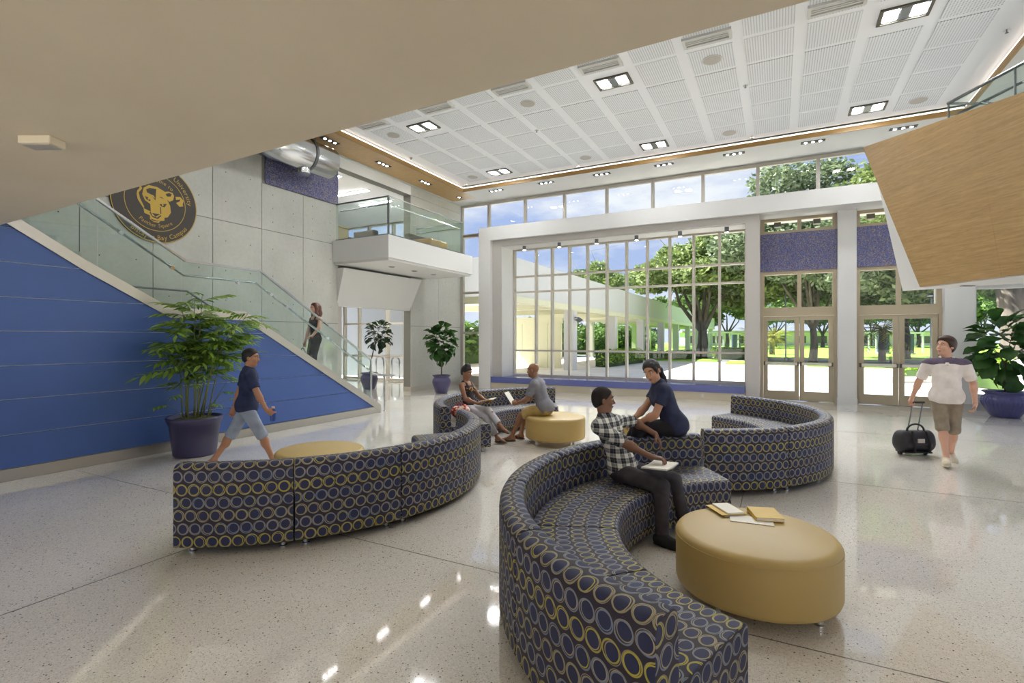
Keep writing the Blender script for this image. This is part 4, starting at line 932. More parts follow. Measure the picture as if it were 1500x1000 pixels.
def fig(label, pos, pot, trunk_h, R, z0, z1, n, leafs, s, seed, lean=(0, 0), cut=None):
    g = random.Random(seed); x, y = pos; t = thing('potted_fig', label, 'plant', (x, y, 0))
    if pot == 'fluted':
        fluted((x, y, 0), [(.23, 0, 0), (.25, .02, 0), (.33, .16, .6), (.40, .30, 1), (.415, .36, 1), (.385, .44, .7), (.335, .49, 0), (.33, .51, 0), (.395, .56, 0), (.40, .578, 0), (.36, .578, 0), (.31, .52, 0)], 34, .018, 'pot', 'pot_blue', t); pr, ph_ = .31, .52
    else:
        MB().lathe((x, y, 0), [(.17, 0), (.20, .03), (.27, .25), (.295, .36), (.28, .44), (.235, .49), (.235, .51), (.285, .555), (.285, .575), (.25, .575), (.23, .52)], 32, True).build('pot', 'pot_purple', t, smooth=True); pr, ph_ = .23, .52
    MB().lathe((x, y, ph_-.03), [(pr, 0), (pr, .02), (0, .035)], 20, False).build('soil', 'soil', t)
    top = Vector((x+lean[0], y+lean[1], trunk_h)); mb = MB(); limb(mb, [Vector((x, y, ph_-.02)), Vector((x+lean[0]*.4, y+lean[1]*.4, (ph_+trunk_h)/2)), top], .022, .016); mb.build('trunk', 'fig_bark', t, smooth=True)
    tips = []
    for k in range(7):
        a = k*2.4; e = Vector((x+lean[0]*1.6+R*.55*math.cos(a), y+lean[1]*1.6+R*.55*math.sin(a), z0+(z1-z0)*(.3+.6*((k*.37) % 1))))
        q = MB(); limb(q, [top-Vector((0, 0, .06)), top.lerp(e, .5)+Vector((0, 0, .06)), e], .012, .006); q.build('branch', 'fig_bark', t, smooth=True); tips.append(e)
    cz = (z0+z1)/2; hz = (z1-z0)/2
    for k in range(n):
        zf = 1-2*(k+.5)/n; a = k*2.39996+g.uniform(-.3, .3); rr = math.sqrt(1-zf*zf)
        q = g.uniform(.55, .95)
        p = Vector((x+lean[0]*1.6+R*.62*q*rr*math.cos(a), y+lean[1]*1.6+R*.62*q*rr*math.sin(a), cz+hz*.85*q*zf))
        d = Vector((math.cos(a)*rr, math.sin(a)*rr, zf*.7+g.uniform(-.35, .25)))+Vector((g.uniform(-.4, .4), g.uniform(-.4, .4), 0))
        put('leaf', leafs[k % 2], t, orient(p, d, g.uniform(-.6, .6)), s*g.uniform(.75, 1.15))
    return t
fig('large fiddle leaf fig in a fluted blue pot beside the right window', (4.46, 15.08), 'fluted', 1.25, .78, .72, 2.38, 96, figs, 1.1, 3)
fig('fiddle leaf fig in a round blue pot by the concrete wall', (-9.5, 13.35), 'round', 1.15, .66, .92, 2.28, 120, figs, .78, 5)
fig('dark leaning fig behind the stair glass in the corridor', (-12.4, 13.2), 'round', 1.6, .55, 1.3, 2.45, 70, figd, .8, 9, (.22, .05))
# feathery plant against the blue wall
fp = thing('potted_bamboo', 'tall feathery bamboo palm in a purple pot against the blue wall', 'plant', (-7.79, 4.58, 0))
PX, PY = -7.79, 4.60
MB().lathe((PX, PY, 0), [(.27, 0), (.285, .02), (.335, .47), (.345, .47), (.35, .50), (.36, .505), (.375, .55), (.375, .575), (.345, .575), (.33, .52)], 40).build('pot', 'pot_purple', fp, smooth=True)
MB().lathe((PX, PY, .50), [(.33, 0), (.33, .03), (.2, .06), (0, .07)], 24, False).build('soil', 'soil', fp)
def frond_mesh(name, L, n, seed):
    g = random.Random(seed); mb = MB(); pts = [Vector((0, L*i/6, .12*L*i/6-.30*L*(i/6)**2)) for i in range(7)]
    mb.tube(pts, [.004-.0004*i for i in range(7)], 4)
    for i in range(n):
        s = (i+1)/n; f = s*5.99; p = pts[int(f)].lerp(pts[int(f)+1], f % 1)
        for sd in ((-1, 1) if i < n-1 else (0,)):
            d = Vector((sd*.9, .75 if sd else 1, g.uniform(-.45, -.05))).normalized(); l = L*(.42-.12*abs(s-.5))*g.uniform(.85, 1.15); w_ = l*.15
            x = d.cross(Vector((0, 0, 1))).normalized(); o = len(mb.v)
            for q, ww in ((0, .15), (.3, 1), (.65, .8), (1, .02)):
                c = p+d*l*q-Vector((0, 0, .25*l*q*q)); mb.v += [tuple(c-x*w_*ww), tuple(c+x*w_*ww)]
            for q in range(3): mb.f.append((o+2*q, o+2*q+1, o+2*q+3, o+2*q+2))
    return mb.mesh(name, 'bamboo_leaf', True)
FR = [frond_mesh('frond_%s' % c, .42, 7, i) for i, c in enumerate('abc')]
g = random.Random(4)
for k in range(15):
    a = k*2.4; r0 = .05+.12*g.random(); b = Vector((PX+r0*math.cos(a), PY+r0*math.sin(a), .54)); sp = .18+.62*((k*.618) % 1); h = 2.42-.75*((k*.414) % 1)-.15*sp
    e = Vector((PX+sp*math.cos(a)*(1 if math.cos(a) > 0 else .3), PY+sp*math.sin(a), h)); m_ = b.lerp(e, .5)+Vector((-math.cos(a)*sp*.16, -math.sin(a)*sp*.16, .08)); q = MB(); limb(q, [b, b.lerp(m_, .5)+Vector((0, 0, .02)), m_, m_.lerp(e, .5)+Vector((0, 0, .03)), e], .011, .004); q.build('stem', 'stem_green', fp, smooth=True)
    for j in range(11):
        s = .40+.60*j/10; p = m_.lerp(e, max(0, (s-.5)*2)) if s > .5 else b.lerp(m_, s*2); t_ = a+j*2.2+g.uniform(-.4, .4)
        if p.x+math.cos(t_)*.5 < -8.3: t_ = PI-t_
        put('frond', FR[(k+j) % 3], fp, orient(p, (math.cos(t_), math.sin(t_), g.uniform(-.05, .55)), g.uniform(-.3, .3)), g.uniform(.75, 1.2)*(1 if s > .5 else .7), -8.345)
for k in range(7):
    a = -1.4+k*.45; b = Vector((PX+.18*math.cos(a), PY+.18*math.sin(a), .54)); e = b+Vector((.25*math.cos(a), .25*math.sin(a), .25+.15*(k % 3))); q = MB(); limb(q, [b, b.lerp(e, .5)+Vector((0, 0, .06)), e], .006, .003); q.build('stem', 'stem_green', fp)
    put('frond', FR[k % 3], fp, orient(e, (math.cos(a), math.sin(a), .1)), .55, -8.345)
# ---- emblem on the concrete wall
mat('emblem_dark', lin((62, 56, 52)), .5); mat('emblem_gold', lin((190, 158, 70)), .4, .2)
EY, EZ, ER = 5.56, 4.37, .775
em = thing('wall_emblem', 'large dark round emblem with gold lettering and big cat head on the concrete wall', 'emblem', (XW+.02, EY, EZ))
def disc(r, x0, x1, n=64):
    return MB().px([(EY+r*math.cos(2*PI*k/n), EZ+r*math.sin(2*PI*k/n)) for k in range(n)][::-1], x0, x1)
disc(ER, XW+.001, XW+.03).build('disc', 'emblem_dark', em)
def wring(r, w_, n=64):
    mb = MB()
    for k in range(n):
        for q in (r-w_, r+w_): mb.v.append((XW+.033, EY-q*math.cos(2*PI*k/n), EZ+q*math.sin(2*PI*k/n)))
    for k in range(n): a = 2*k; b = 2*((k+1) % n); mb.f.append((a, b, b+1, a+1))
    return mb
wring(.765, .007).build('outer_ring', 'emblem_gold', em); wring(.545, .006).build('inner_ring', 'emblem_gold', em)
def to_wall(u, v): return (XW+.0335, EY+u, EZ+v)      # u to the viewer's right is +y
def arc_text(s, R, a_mid, size, up, name):
    """letters along a circle; up=True reads clockwise over the top, otherwise along the bottom"""
    vs, fs = [], []; widths = []; meshes = []
    for ch in s:
        cu = bpy.data.curves.new('letter', 'FONT'); cu.body = ch; cu.size = size; cu.resolution_u = 2
        ob = bpy.data.objects.new('letter', cu); me = bpy.data.meshes.new_from_object(ob); bpy.data.objects.remove(ob); bpy.data.curves.remove(cu)
        vv = [tuple(v.co) for v in me.vertices]; ff = [tuple(p.vertices) for p in me.polygons]; bpy.data.meshes.remove(me)
        w_ = (max(v[0] for v in vv)+size*.07) if vv else size*.32; widths.append(w_); meshes.append((vv, ff))
    tot = sum(widths); pos = 0
    for w_, (vv, ff) in zip(widths, meshes):
        mid = (pos+w_/2-tot/2)/R; pos += w_; th = a_mid-mid if up else a_mid+mid; o = len(vs)
        for x, y, _ in vv:
            lx = x-w_/2; rr = R+y if up else R-y
            t2 = th-lx/R if up else th+lx/R
            vs.append(to_wall(rr*math.cos(t2), rr*math.sin(t2)))
        fs += [tuple(i+o for i in f) for f in ff]
    mb = MB(); mb.v = vs; mb.f = fs; return mb.build(name, 'emblem_gold', em)
arc_text('University', .60, math.radians(33), .125, True, 'lettering')
arc_text('Welcome to', .40, math.radians(86), .105, True, 'lettering')
arc_text('Panther Square', .475, math.radians(-90), .10, False, 'lettering')
arc_text('Biscayne Bay Campus', .715, math.radians(-82), .125, False, 'lettering')
def patch(polys, name, m, dx):
    mb = MB()
    for P in polys:
        o = len(mb.v); mb.v += [(XW+.033+dx, EY+(u-590)/520*ER, EZ-(v-390)/445*ER) for u, v in P]; mb.f.append(tuple(range(o, o+len(P))))
    o = mb.build(name, m, em); bm = bmesh.new(); bm.from_mesh(o.data); bmesh.ops.triangulate(bm, faces=bm.faces[:], ngon_method='EAR_CLIP'); bm.to_mesh(o.data); bm.free(); return o
def dot2(cx, cy, r, n=8): return [(cx+r*math.cos(2*PI*k/n), cy+r*math.sin(2*PI*k/n)) for k in range(n)]
patch([[(440,260),(500,215),(600,215),(690,245),(720,330),(760,390),(770,470),(730,530),(690,540),(690,575),(640,585),(620,610),(560,610),(515,585),(515,545),(450,530),(440,480),(525,500),(520,420),(455,390),(425,330)],
       [(340,190),(410,240),(425,270),(385,320),(400,380),(450,465),(440,480),(375,400),(360,340),(370,300),(395,270),(370,215)], [(400,165),(415,155),(475,215),(455,230)]], 'cat_head', 'emblem_gold', .001)
patch([[(690,250),(740,235),(790,240),(810,270),(800,320),(750,350),(720,330)], [(830,275),(890,265),(935,300),(920,350),(930,365),(880,380),(835,345),(880,320),(890,295),(835,310)]], 'cat_ear', 'emblem_gold', .0014)
patch([[(470,270),(510,245),(590,240),(580,370),(550,340),(515,310),(480,300)], [(455,345),(490,350),(525,380),(510,390),(470,375)], [(630,400),(690,385),(720,380),(690,425),(645,420)], [(705,270),(745,250),(780,255),(770,285),(730,295),(715,290)], [(420,395),(510,430),(520,490),(460,470),(430,420)],
       [(540,515),(640,510),(600,535),(580,550)], [(510,515),(520,500),(545,545),(600,555),(640,520),(652,528),(610,570),(545,560)], [(635,430),(646,430),(652,500),(640,510)], [(620,322),(650,315),(688,332),(655,327)], [(520,580),(600,590),(640,580),(600,600),(540,595)]], 'cat_markings', 'emblem_dark', .002)
patch([dot2(500, 366, 11), dot2(668, 402, 11), [(470,302),(560,318),(575,348),(530,332),(488,338)]], 'cat_details', 'emblem_gold', .003)
# ================================================================== PEOPLE
from mathutils.bvhtree import BVHTree
def V3(*a): return np.array(a, float)
def nrm(v): v = np.asarray(v, float); return v/np.linalg.norm(v)
class Field:
    """blended solid sampled on a grid, turned into one smooth closed surface"""
    def __init__(s): s.p = []
    def cone(s, a, b, ra, rb, k=.02, clip=None, sub=False): s.p.append(('c', np.asarray(a, float), np.asarray(b, float), ra, rb, k, clip, sub)); return s
    def ell(s, c, r, R=None, k=.02, clip=None, sub=False): s.p.append(('e', np.asarray(c, float), np.asarray(r, float), np.eye(3) if R is None else R, None, k, clip, sub)); return s
    def chain(s, pts, rs, k=.02, clip=None):
        for i in range(len(pts)-1): s.cone(pts[i], pts[i+1], rs[i], rs[i+1], k, clip)
        return s
    def bounds(s, q):
        if q[0] == 'c': return np.minimum(q[1]-q[3], q[2]-q[4]), np.maximum(q[1]+q[3], q[2]+q[4])
        m = q[2].max(); return q[1]-m, q[1]+m
    def mesh(s, h):
        B = [s.bounds(q) for q in s.p if not q[7]]
        lo = np.min([b[0] for b in B], 0)-3*h; hi = np.max([b[1] for b in B], 0)+3*h
        n = np.ceil((hi-lo)/h).astype(int)+1; F = np.full(n, .2, np.float32)
        ax = [lo[i]+h*np.arange(n[i]) for i in range(3)]
        for q in s.p:
            k = q[5]; l, u = s.bounds(q); m = k+2.5*h
            i0 = np.clip(np.floor((l-m-lo)/h).astype(int), 0, n-1); i1 = np.clip(np.ceil((u+m-lo)/h).astype(int)+1, 1, n)
            sl = tuple(slice(a, b) for a, b in zip(i0, i1))
            X, Y, Z = ax[0][i0[0]:i1[0], None, None], ax[1][None, i0[1]:i1[1], None], ax[2][None, None, i0[2]:i1[2]]
            if q[0] == 'c':
                a, b = q[1], q[2]; d = b-a; L2 = max(float(d@d), 1e-9)
                t = np.clip(((X-a[0])*d[0]+(Y-a[1])*d[1]+(Z-a[2])*d[2])/L2, 0, 1)
                D = np.sqrt((X-a[0]-t*d[0])**2+(Y-a[1]-t*d[1])**2+(Z-a[2]-t*d[2])**2)-(q[3]+(q[4]-q[3])*t)
            else:
                c, r, R = q[1], q[2], q[3]; P = [((X-c[0])*R[0, i]+(Y-c[1])*R[1, i]+(Z-c[2])*R[2, i]) for i in range(3)]
                k0 = np.sqrt((P[0]/r[0])**2+(P[1]/r[1])**2+(P[2]/r[2])**2); k1 = np.sqrt((P[0]/r[0]**2)**2+(P[1]/r[1]**2)**2+(P[2]/r[2]**2)**2)
                D = k0*(k0-1)/np.maximum(k1, 1e-6)
            if q[6] is not None:
                for pt, nn in q[6]:
                    D = np.maximum(D, (X-pt[0])*nn[0]+(Y-pt[1])*nn[1]+(Z-pt[2])*nn[2])
            f = F[sl]
            if q[7]: D = -D; hh = np.maximum(k-np.abs(f-D), 0)/k; F[sl] = np.maximum(f, D)+hh*hh*k*.25
            else: hh = np.maximum(k-np.abs(f-D), 0)/k; F[sl] = np.minimum(f, D)-hh*hh*k*.25
        return nets(F, lo, h)
def nets(F, lo, h):
    S = F < 0; n = np.array(F.shape)-1
    c = [S[i:n[0]+i, j:n[1]+j, k:n[2]+k] for i in (0, 1) for j in (0, 1) for k in (0, 1)]
    tot = sum(x.astype(np.int8) for x in c); act = (tot > 0) & (tot < 8)
    I = np.argwhere(act); idx = np.full(act.shape, -1, np.int64); idx[act] = np.arange(len(I))
    acc = np.zeros((len(I), 3)); cnt = np.zeros(len(I))
    for a in range(3):
        b, d = [x for x in range(3) if x != a]
        for ob in (0, 1):
            for od in (0, 1):
                o = np.zeros(3, int); o[b] = ob; o[d] = od; o2 = o.copy(); o2[a] = 1
                f0 = F[tuple((I+o).T)]; f1 = F[tuple((I+o2).T)]; m = (f0 < 0) != (f1 < 0)
                t = np.where(m, f0/np.where(f0-f1 == 0, 1, f0-f1), 0); p = I+o+0.0; p[:, a] += t
                acc[m] += p[m]; cnt[m] += 1
    v = lo+h*acc/cnt[:, None]; fs = []
    for a in range(3):
        b, d = (a+1) % 3, (a+2) % 3
        sl0 = [slice(None)]*3; sl1 = [slice(None)]*3; sl0[a] = slice(0, -1); sl1[a] = slice(1, None)
        A, Bq = S[tuple(sl0)], S[tuple(sl1)]
        for flip in (0, 1):
            E = np.argwhere((A & ~Bq) if not flip else (~A & Bq))
            E = E[(E[:, b] > 0) & (E[:, d] > 0) & (E[:, b] < n[b]) & (E[:, d] < n[d])]
            q = []
            for ob, od in ((1, 1), (0, 1), (0, 0), (1, 0)):
                o = E.copy(); o[:, b] -= ob; o[:, d] -= od; q.append(idx[tuple(o.T)])
            q = np.stack(q, 1); q = q[(q >= 0).all(1)]; fs.append(q[:, ::-1] if flip else q)
    return v, np.concatenate(fs)
def ik(a, t, l1, l2, hint):
    a, t = np.asarray(a, float), np.asarray(t, float); d = t-a; L = np.linalg.norm(d); L = min(L, (l1+l2)*.999); dn = nrm(d); t = a+dn*L
    x = (l1*l1-l2*l2+L*L)/(2*L); y = math.sqrt(max(l1*l1-x*x, 1e-6)); hint = np.asarray(hint, float); hp = nrm(hint-dn*(hint@dn)); return a+dn*x+hp*y, t
def rotv(v, ax, deg):
    ax = nrm(ax); t = math.radians(deg); v = np.asarray(v, float); return v*math.cos(t)+np.cross(ax, v)*math.sin(t)+ax*(ax@v)*(1-math.cos(t))
for nm, c in dict(skin_tan=(196, 146, 118), skin_brown=(146, 102, 74), skin_dark=(126, 88, 66), skin_olive=(178, 128, 98), skin_pale=(214, 166, 142)).items():
    mat(nm, lin(c), .5, **{'Subsurface Weight': 0.0})
mat('hair_black', lin((26, 22, 22)), .55); mat('hair_brown', lin((62, 42, 34)), .5); mat('hair_crop', lin((34, 28, 26)), .9); mat('hair_red', lin((96, 58, 44)), .5)
mat('eye_white', lin((200, 192, 184)), .5); mat('iris', lin((40, 28, 22)), .2); mat('lip', lin((150, 88, 78)), .5); mat('lip_dark', lin((92, 56, 50)), .5)
def cloth(name, c, sc=60):
    c1 = lin(tuple(max(0, x-10) for x in c)); c2 = lin(tuple(min(255, x+8) for x in c)); mat(name, lin(c), .85, build=noisy(c1, c2, 9, 4, .35, bd=.012))
cloth('navy_cloth', (40, 46, 76)); cloth('navy_polo', (34, 44, 78)); cloth('white_cloth', (236, 226, 220)); cloth('plum_cloth', (104, 92, 112)); cloth('khaki', (146, 132, 114)); cloth('khaki_gold', (176, 150, 92)); cloth('grey_tee', (124, 124, 132))
cloth('black_pants', (32, 30, 36)); cloth('grey_denim', (62, 58, 64)); cloth('blue_denim', (70, 92, 122)); cloth('pale_blue', (150, 160, 178)); cloth('light_grey', (190, 188, 194)); cloth('dark_tank', (48, 40, 46)); cloth('shoe_black', (34, 33, 36)); cloth('shoe_cream', (206, 194, 170)); cloth('shoe_brown', (92, 66, 50)); cloth('red_cloth', (190, 70, 50))
def f_plaid(t, p):
    co = t.n('ShaderNodeTexCoord'); s = t.n('ShaderNodeSeparateXYZ', i={0: co.outputs['Object']})
    a = t.m('ADD', t.m('MULTIPLY', s.outputs[0], .8), t.m('MULTIPLY', s.outputs[1], .6))
    def st(v, per, lo): return t.m('GREATER_THAN', t.m('FRACT', t.m('DIVIDE', t.m('ADD', v, 50), per)), lo)
    k = t.m('ADD', t.m('MULTIPLY', t.m('ADD', st(a, .078, .52), st(s.outputs[2], .078, .52)), .5), t.m('MULTIPLY', t.m('ADD', st(a, .026, .8), st(s.outputs[2], .026, .8)), .14))
    lk(t, t.ramp(k, [(0, lin((38, 38, 44))), (.5, lin((128, 128, 128))), (1, lin((222, 220, 212)))]), p.inputs['Base Color'])
mat('plaid', rough=.85, build=f_plaid)
def person(label, pos, phi, H=1.75, bulk=1.0, fem=False, skin='skin_tan', h=.0085, up=(0, 0, 1), pel=(0, 0, .93), tw=0, look=(0, 1, 0), headup=(0, 0, 1), arms=None, legs=None, shirt=None, sleeve=.55, shirt_len=.06, straps=False, collar=False,
           pants='khaki', hem=1.0, shoes='shoe_black', hair='short', hair_m='hair_black', lips='lip', belly=0, yoke=None, group=None, sandal=False, tuck=False, head=1.05):
    s = H/1.75; T = thing('person', label, 'person', pos, group)
    up = nrm(up); P = V3(*pel); fw = V3(0, 1, 0); r0 = nrm(np.cross(fw, up)); f0 = np.cross(up, r0)
    rr = rotv(r0, up, tw); ff = np.cross(up, rr)
    Rt = np.stack([rr, ff, up], 1); R0 = np.stack([r0, f0, up], 1)
    sw = (.175 if fem else .195)*s*(1+.25*(bulk-1)); hipw = .088*s
    ch = P+up*.50*s; nb = P+up*.565*s
    hy = nrm(look); hx = nrm(np.cross(hy, nrm(headup))); hz = np.cross(hx, hy); Rh = np.stack([hx, hy, hz], 1)
    hs = s**.5*.97*head; HC = nb+nrm(up*.6+hz*.6)*.145*s*(1+.5*(head-1.05))+hy*.018
    def hp(x, y, z): return HC+(hx*x+hy*y+hz*z)*hs
    B = Field(); b = bulk; SOS = []
    # trunk
    def trunk(F, g, k=.05, clip=None, lo=True):
        F.ell(P+up*.39*s+ff*.005, V3(.150*b, .105*b, .17)*s+g, Rt, k, clip)
        F.ell(P+up*.20*s+ff*(.008+belly*.5), V3(.132*b, .098*b+belly, .16)*s+g, R0, k, clip)
        F.cone(ch-up*.03*s-rr*(sw-.05*s), ch-up*.03*s+rr*(sw-.05*s), .062*s+g, .062*s+g, k, clip)
        F.ell(P+up*.04*s-f0*.012*s, V3(.155*b, .112*b, .12)*s+g, R0, k, clip)
        if fem:
            for q in (-1, 1): F.ell(P+up*.36*s+ff*.085*s+rr*q*.065*s, V3(.06, .055, .06)*s+g, Rt, k*.8, clip)
    trunk(B, -.006)
    B.cone(nb-up*.05*s, HC-hz*.05*hs-hy*.012, .056*s*(.9 if fem else 1.05), .052*s*(.88 if fem else 1.08), .03)
    # head
    B.ell(hp(0, -.012, .038), V3(.074, .094, .084)*hs, Rh, .02).ell(hp(0, .022, -.04), V3(.058, .066, .078)*hs, Rh, .03).ell(hp(0, .058, -.095), V3(.026, .024, .022)*hs, Rh, .025)
    for q in (-1, 1): B.ell(hp(q*.034, .060, -.028), V3(.024, .022, .024)*hs, Rh, .02)
    B.ell(hp(0, .074, .032), V3(.05, .018, .014)*hs, Rh, .02)
    for q in (-1, 1): B.ell(hp(q*.031, .097, .010), V3(.016, .018, .011)*hs, Rh, .01, sub=True)
    B.cone(hp(0, .084, .012), hp(0, .106, -.028), .009*hs, .0135*hs, .012)
    for q in (-1, 1): B.ell(hp(q*.013, .094, -.032), V3(.009, .010, .008)*hs, Rh, .008)
    B.ell(hp(0, .083, -.060), V3(.024, .014, .006)*hs, Rh, .006).ell(hp(0, .080, -.070), V3(.020, .014, .007)*hs, Rh, .006)
    for q in (-1, 1): B.ell(hp(q*.077, -.008, -.006), V3(.011, .021, .032)*hs, Rh, .01)
    # arms
    SH = Field(); PA = Field(); l1, l2 = .285*s, .255*s; A = []
    for q, key in ((1, 'r'), (-1, 'l')):
        a = arms[key]; sh = ch-up*.035*s+rr*q*sw; el_, wr = ik(sh, a['w'], l1, l2, a.get('hint', (q*.3, -1, -.3)))
        B.cone(sh, el_, .050*s*b**.6, .039*s*b**.5, .03).cone(el_, wr, .039*s*b**.5, .026*s, .02).ell(el_+(wr-el_)*.25, V3(.040, .040, .052)*s, None, .03)
        fd = nrm(a.get('d', wr-el_)); pn = np.asarray(a.get('n', (-q, 0, 0)), float); pn = nrm(pn-fd*(pn@fd)); th = np.cross(fd, pn)*q; cu = a.get('curl', 25); hsz = s*(.92 if fem else 1.0)
        Rp = np.stack([th, fd, pn], 1); pc = wr+fd*.05*hsz
        B.cone(wr, wr+fd*.03*hsz, .024*s, .025*s, .015).ell(pc, V3(.040, .052, .016)*hsz, Rp, .012)
        for i, (o, L) in enumerate(((.030, .072), (.010, .080), (-.010, .075), (-.029, .058))):
            sp = rotv(fd, pn, -q*(i-1.4)*-5); b0 = wr+(fd*.090+th*o)*hsz; cu_i = cu*(1+.12*i)
            d1 = rotv(sp, th, 0)*math.cos(math.radians(cu_i))+pn*math.sin(math.radians(cu_i)); d2 = sp*math.cos(math.radians(cu_i*2.1))+pn*math.sin(math.radians(cu_i*2.1)); d3 = sp*math.cos(math.radians(cu_i*3))+pn*math.sin(math.radians(cu_i*3))
            p1 = b0+d1*L*.48*hsz; p2 = p1+d2*L*.32*hsz; p3 = p2+d3*L*.25*hsz
            B.chain([b0-sp*.02*hsz, b0, p1, p2, p3], [.0095*hsz, .0095*hsz, .0088*hsz, .008*hsz, .007*hsz], .004)
        t0 = wr+(fd*.025+th*.030)*hsz; t1 = t0+nrm(fd*.6+th*.75+pn*.35)*.038*hsz; t2 = t1+nrm(fd*.85+th*.25+pn*(.2+cu/60))*.034*hsz; B.chain([t0, t1, t2], [.014*hsz, .011*hsz, .009*hsz], .008)
        A.append((sh, el_, wr))
        if shirt and sleeve > 0:
            if sleeve <= 1: e = sh+(el_-sh)*sleeve; SH.cone(sh, e+(el_-sh)*.15, .056*s*b**.6+.012, .050*s*b**.5+.014, .03, [(e, nrm(el_-sh))])
            else: e = el_+(wr-el_)*(sleeve-1); SH.cone(sh, el_, .056*s+.011, .047*s+.013, .03).cone(el_, e+nrm(wr-el_)*.05, .047*s+.013, .040*s+.010, .02, [(e, nrm(wr-el_))])
    # legs
    th_, sn_ = .43*s, .42*s
    for q, key in ((1, 'r'), (-1, 'l')):
        a = legs[key]; hj = P+r0*q*hipw; kn, an = ik(hj, a['a'], th_, sn_, a.get('hint', (0, 1, .1))); toe = nrm(a.get('toe', (q*.15, 1, 0)))
        B.cone(hj, kn, .080*s*b**.7, .053*s*b**.4, .04).cone(kn, an, .051*s*b**.4, .034*s, .02).ell(kn+(an-kn)*.28-nrm(np.cross(np.cross(kn-hj, an-kn)+1e-6, an-kn)+1e-9)*0, V3(.050, .052, .085)*s*b**.3, None, .03)
        sl = nrm(np.cross(toe, (0, 0, 1))); up2 = np.cross(sl, toe); heel = an-toe*.035*s-up2*.035*s; ball = an+toe*.115*s-up2*.052*s; tip = an+toe*.165*s-up2*.056*s
        B.cone(an, heel, .034*s, .032*s, .02).cone(an, ball, .034*s, .028*s, .03).cone(ball, tip, .030*s, .020*s, .02)
        Rf = np.stack([sl, toe, up2], 1); ct = an+toe*.062*s-up2*.050*s
        sole = [(an-up2*.082*s, -up2)]; SO = Field(); SOS.append(SO)
        if shoes and sandal:
            SO.ell(ct-up2*.022*s, V3(.05, .142, .016)*s, Rf, .01, sole); SO.cone(an+toe*.10*s-sl*.045*s-up2*.045*s, an+toe*.10*s+sl*.045*s-up2*.045*s, .024*s, .024*s, .01)
        elif shoes:
            SO.cone(an-up2*.015*s, heel, .045*s, .042*s, .02, sole).cone(heel, ball, .044*s, .042*s, .03, sole).cone(an-up2*.01, ball, .043*s, .036*s, .03, sole).cone(ball, tip, .042*s, .031*s, .02, sole); SO.ell(ct-up2*.028*s, V3(.052, .148, .018)*s, Rf, .008, sole)
        if pants:
            if hem <= 1: e = hj+(kn-hj)*hem; PA.cone(hj, kn, .086*s*b**.7+.012, .066*s*b**.5+.018, .03, [(e, nrm(kn-hj))] if hem < .97 else None)
            if hem > .97:
                hm = max(hem-1, .0); e = kn+(an-kn)*hm
                PA.cone(hj, kn, .084*s*b**.7+.010, .060*s*b**.5+.012, .03)
                if hm > .02: PA.cone(kn, an, .060*s*b**.5+.012, (.047*s+.010), .03, [(e, nrm(an-kn))])
    if pants:
        wst = [(P+up*(.06 if shirt and not tuck else .14)*s, up)]
        PA.ell(P+up*.03*s-f0*.012*s, V3(.158*b, .114*b, .13)*s+.010, R0, .04, wst).ell(P+up*.14*s+f0*(.004+belly*.4), V3(.138*b, .102*b+belly*.8, .10)*s+.008, R0, .03, wst)
    if shirt:
        if straps:
            nk = [(P+up*.44*s, up)]; trunk(SH, .007, .05, nk+[(P-up*(shirt_len-.06)*s+up*.03*s, -up)])
            for q in (-1, 1): SH.chain([P+up*.41*s+ff*.088*s+rr*q*.08*s, P+up*.485*s+ff*.066*s+rr*q*.088*s, P+up*.538*s+rr*q*.090*s, P+up*.485*s-ff*.066*s+rr*q*.084*s, P+up*.40*s-ff*.09*s+rr*q*.075*s], [.020*s]*5, .012)
        else:
            trunk(SH, .015, .05, [(P-up*shirt_len*s, -up)]); SH.ell(P+up*.02*s+f0*.006, V3(.165*b, .122*b+belly*.7, .16)*s+.014, R0, .05, [(P-up*shirt_len*s, -up)])
            SH.cone(nb-up*.055*s, nb-up*.005*s, .082*s, .066*s, .03, [(nb-up*(.022 if yoke else -.006)*s+ff*.02*s, nrm(up+ff*(.9 if yoke else .45)))])
            if collar:
                for q in range(12):
                    a0, a1 = 2*PI*q/12, 2*PI*(q+1)/12
                    if q in (2, 3): continue
                    SH.cone(nb+(rr*math.cos(a0)+ff*math.sin(a0))*.066*s-up*.012*s, nb+(rr*math.cos(a1)+ff*math.sin(a1))*.066*s-up*.012*s, .017*s, .017*s, .01)
    # hair
    HA = Field(); cut = [(hp(0, .073, .070), nrm(hy*.70-hz*.70))]
    if hair in ('short', 'crop', 'long', 'pony', 'bun', 'mop'):
        t = {'crop': .007, 'short': .013, 'mop': .020}.get(hair, .013)
        HA.ell(hp(0, -.012, .038), (V3(.074, .094, .084)+t)*hs, Rh, .01, cut)
        HA.ell(hp(0, -.045, -.015), V3(.068, .062, .07)*hs, Rh, .03, cut)
    if hair == 'mop':
        for q in (-1, 1): HA.ell(hp(q*.07, -.005, .03), V3(.018, .04, .05)*hs, Rh, .02)
        HA.ell(hp(0, .05, .095), V3(.06, .04, .022)*hs, Rh, .02)
    if hair == 'long':
        for q in (-1, 1): HA.chain([hp(q*.055, .02, .10), hp(q*.082, .005, .0), hp(q*.09, .0, -.12), hp(q*.088, .02, -.25)], [.028*hs, .030*hs, .034*hs, .018*hs], .03)
        HA.chain([hp(0, -.08, .03), hp(0, -.095, -.10), hp(0, -.095, -.24)], [.06*hs, .065*hs, .035*hs], .04)
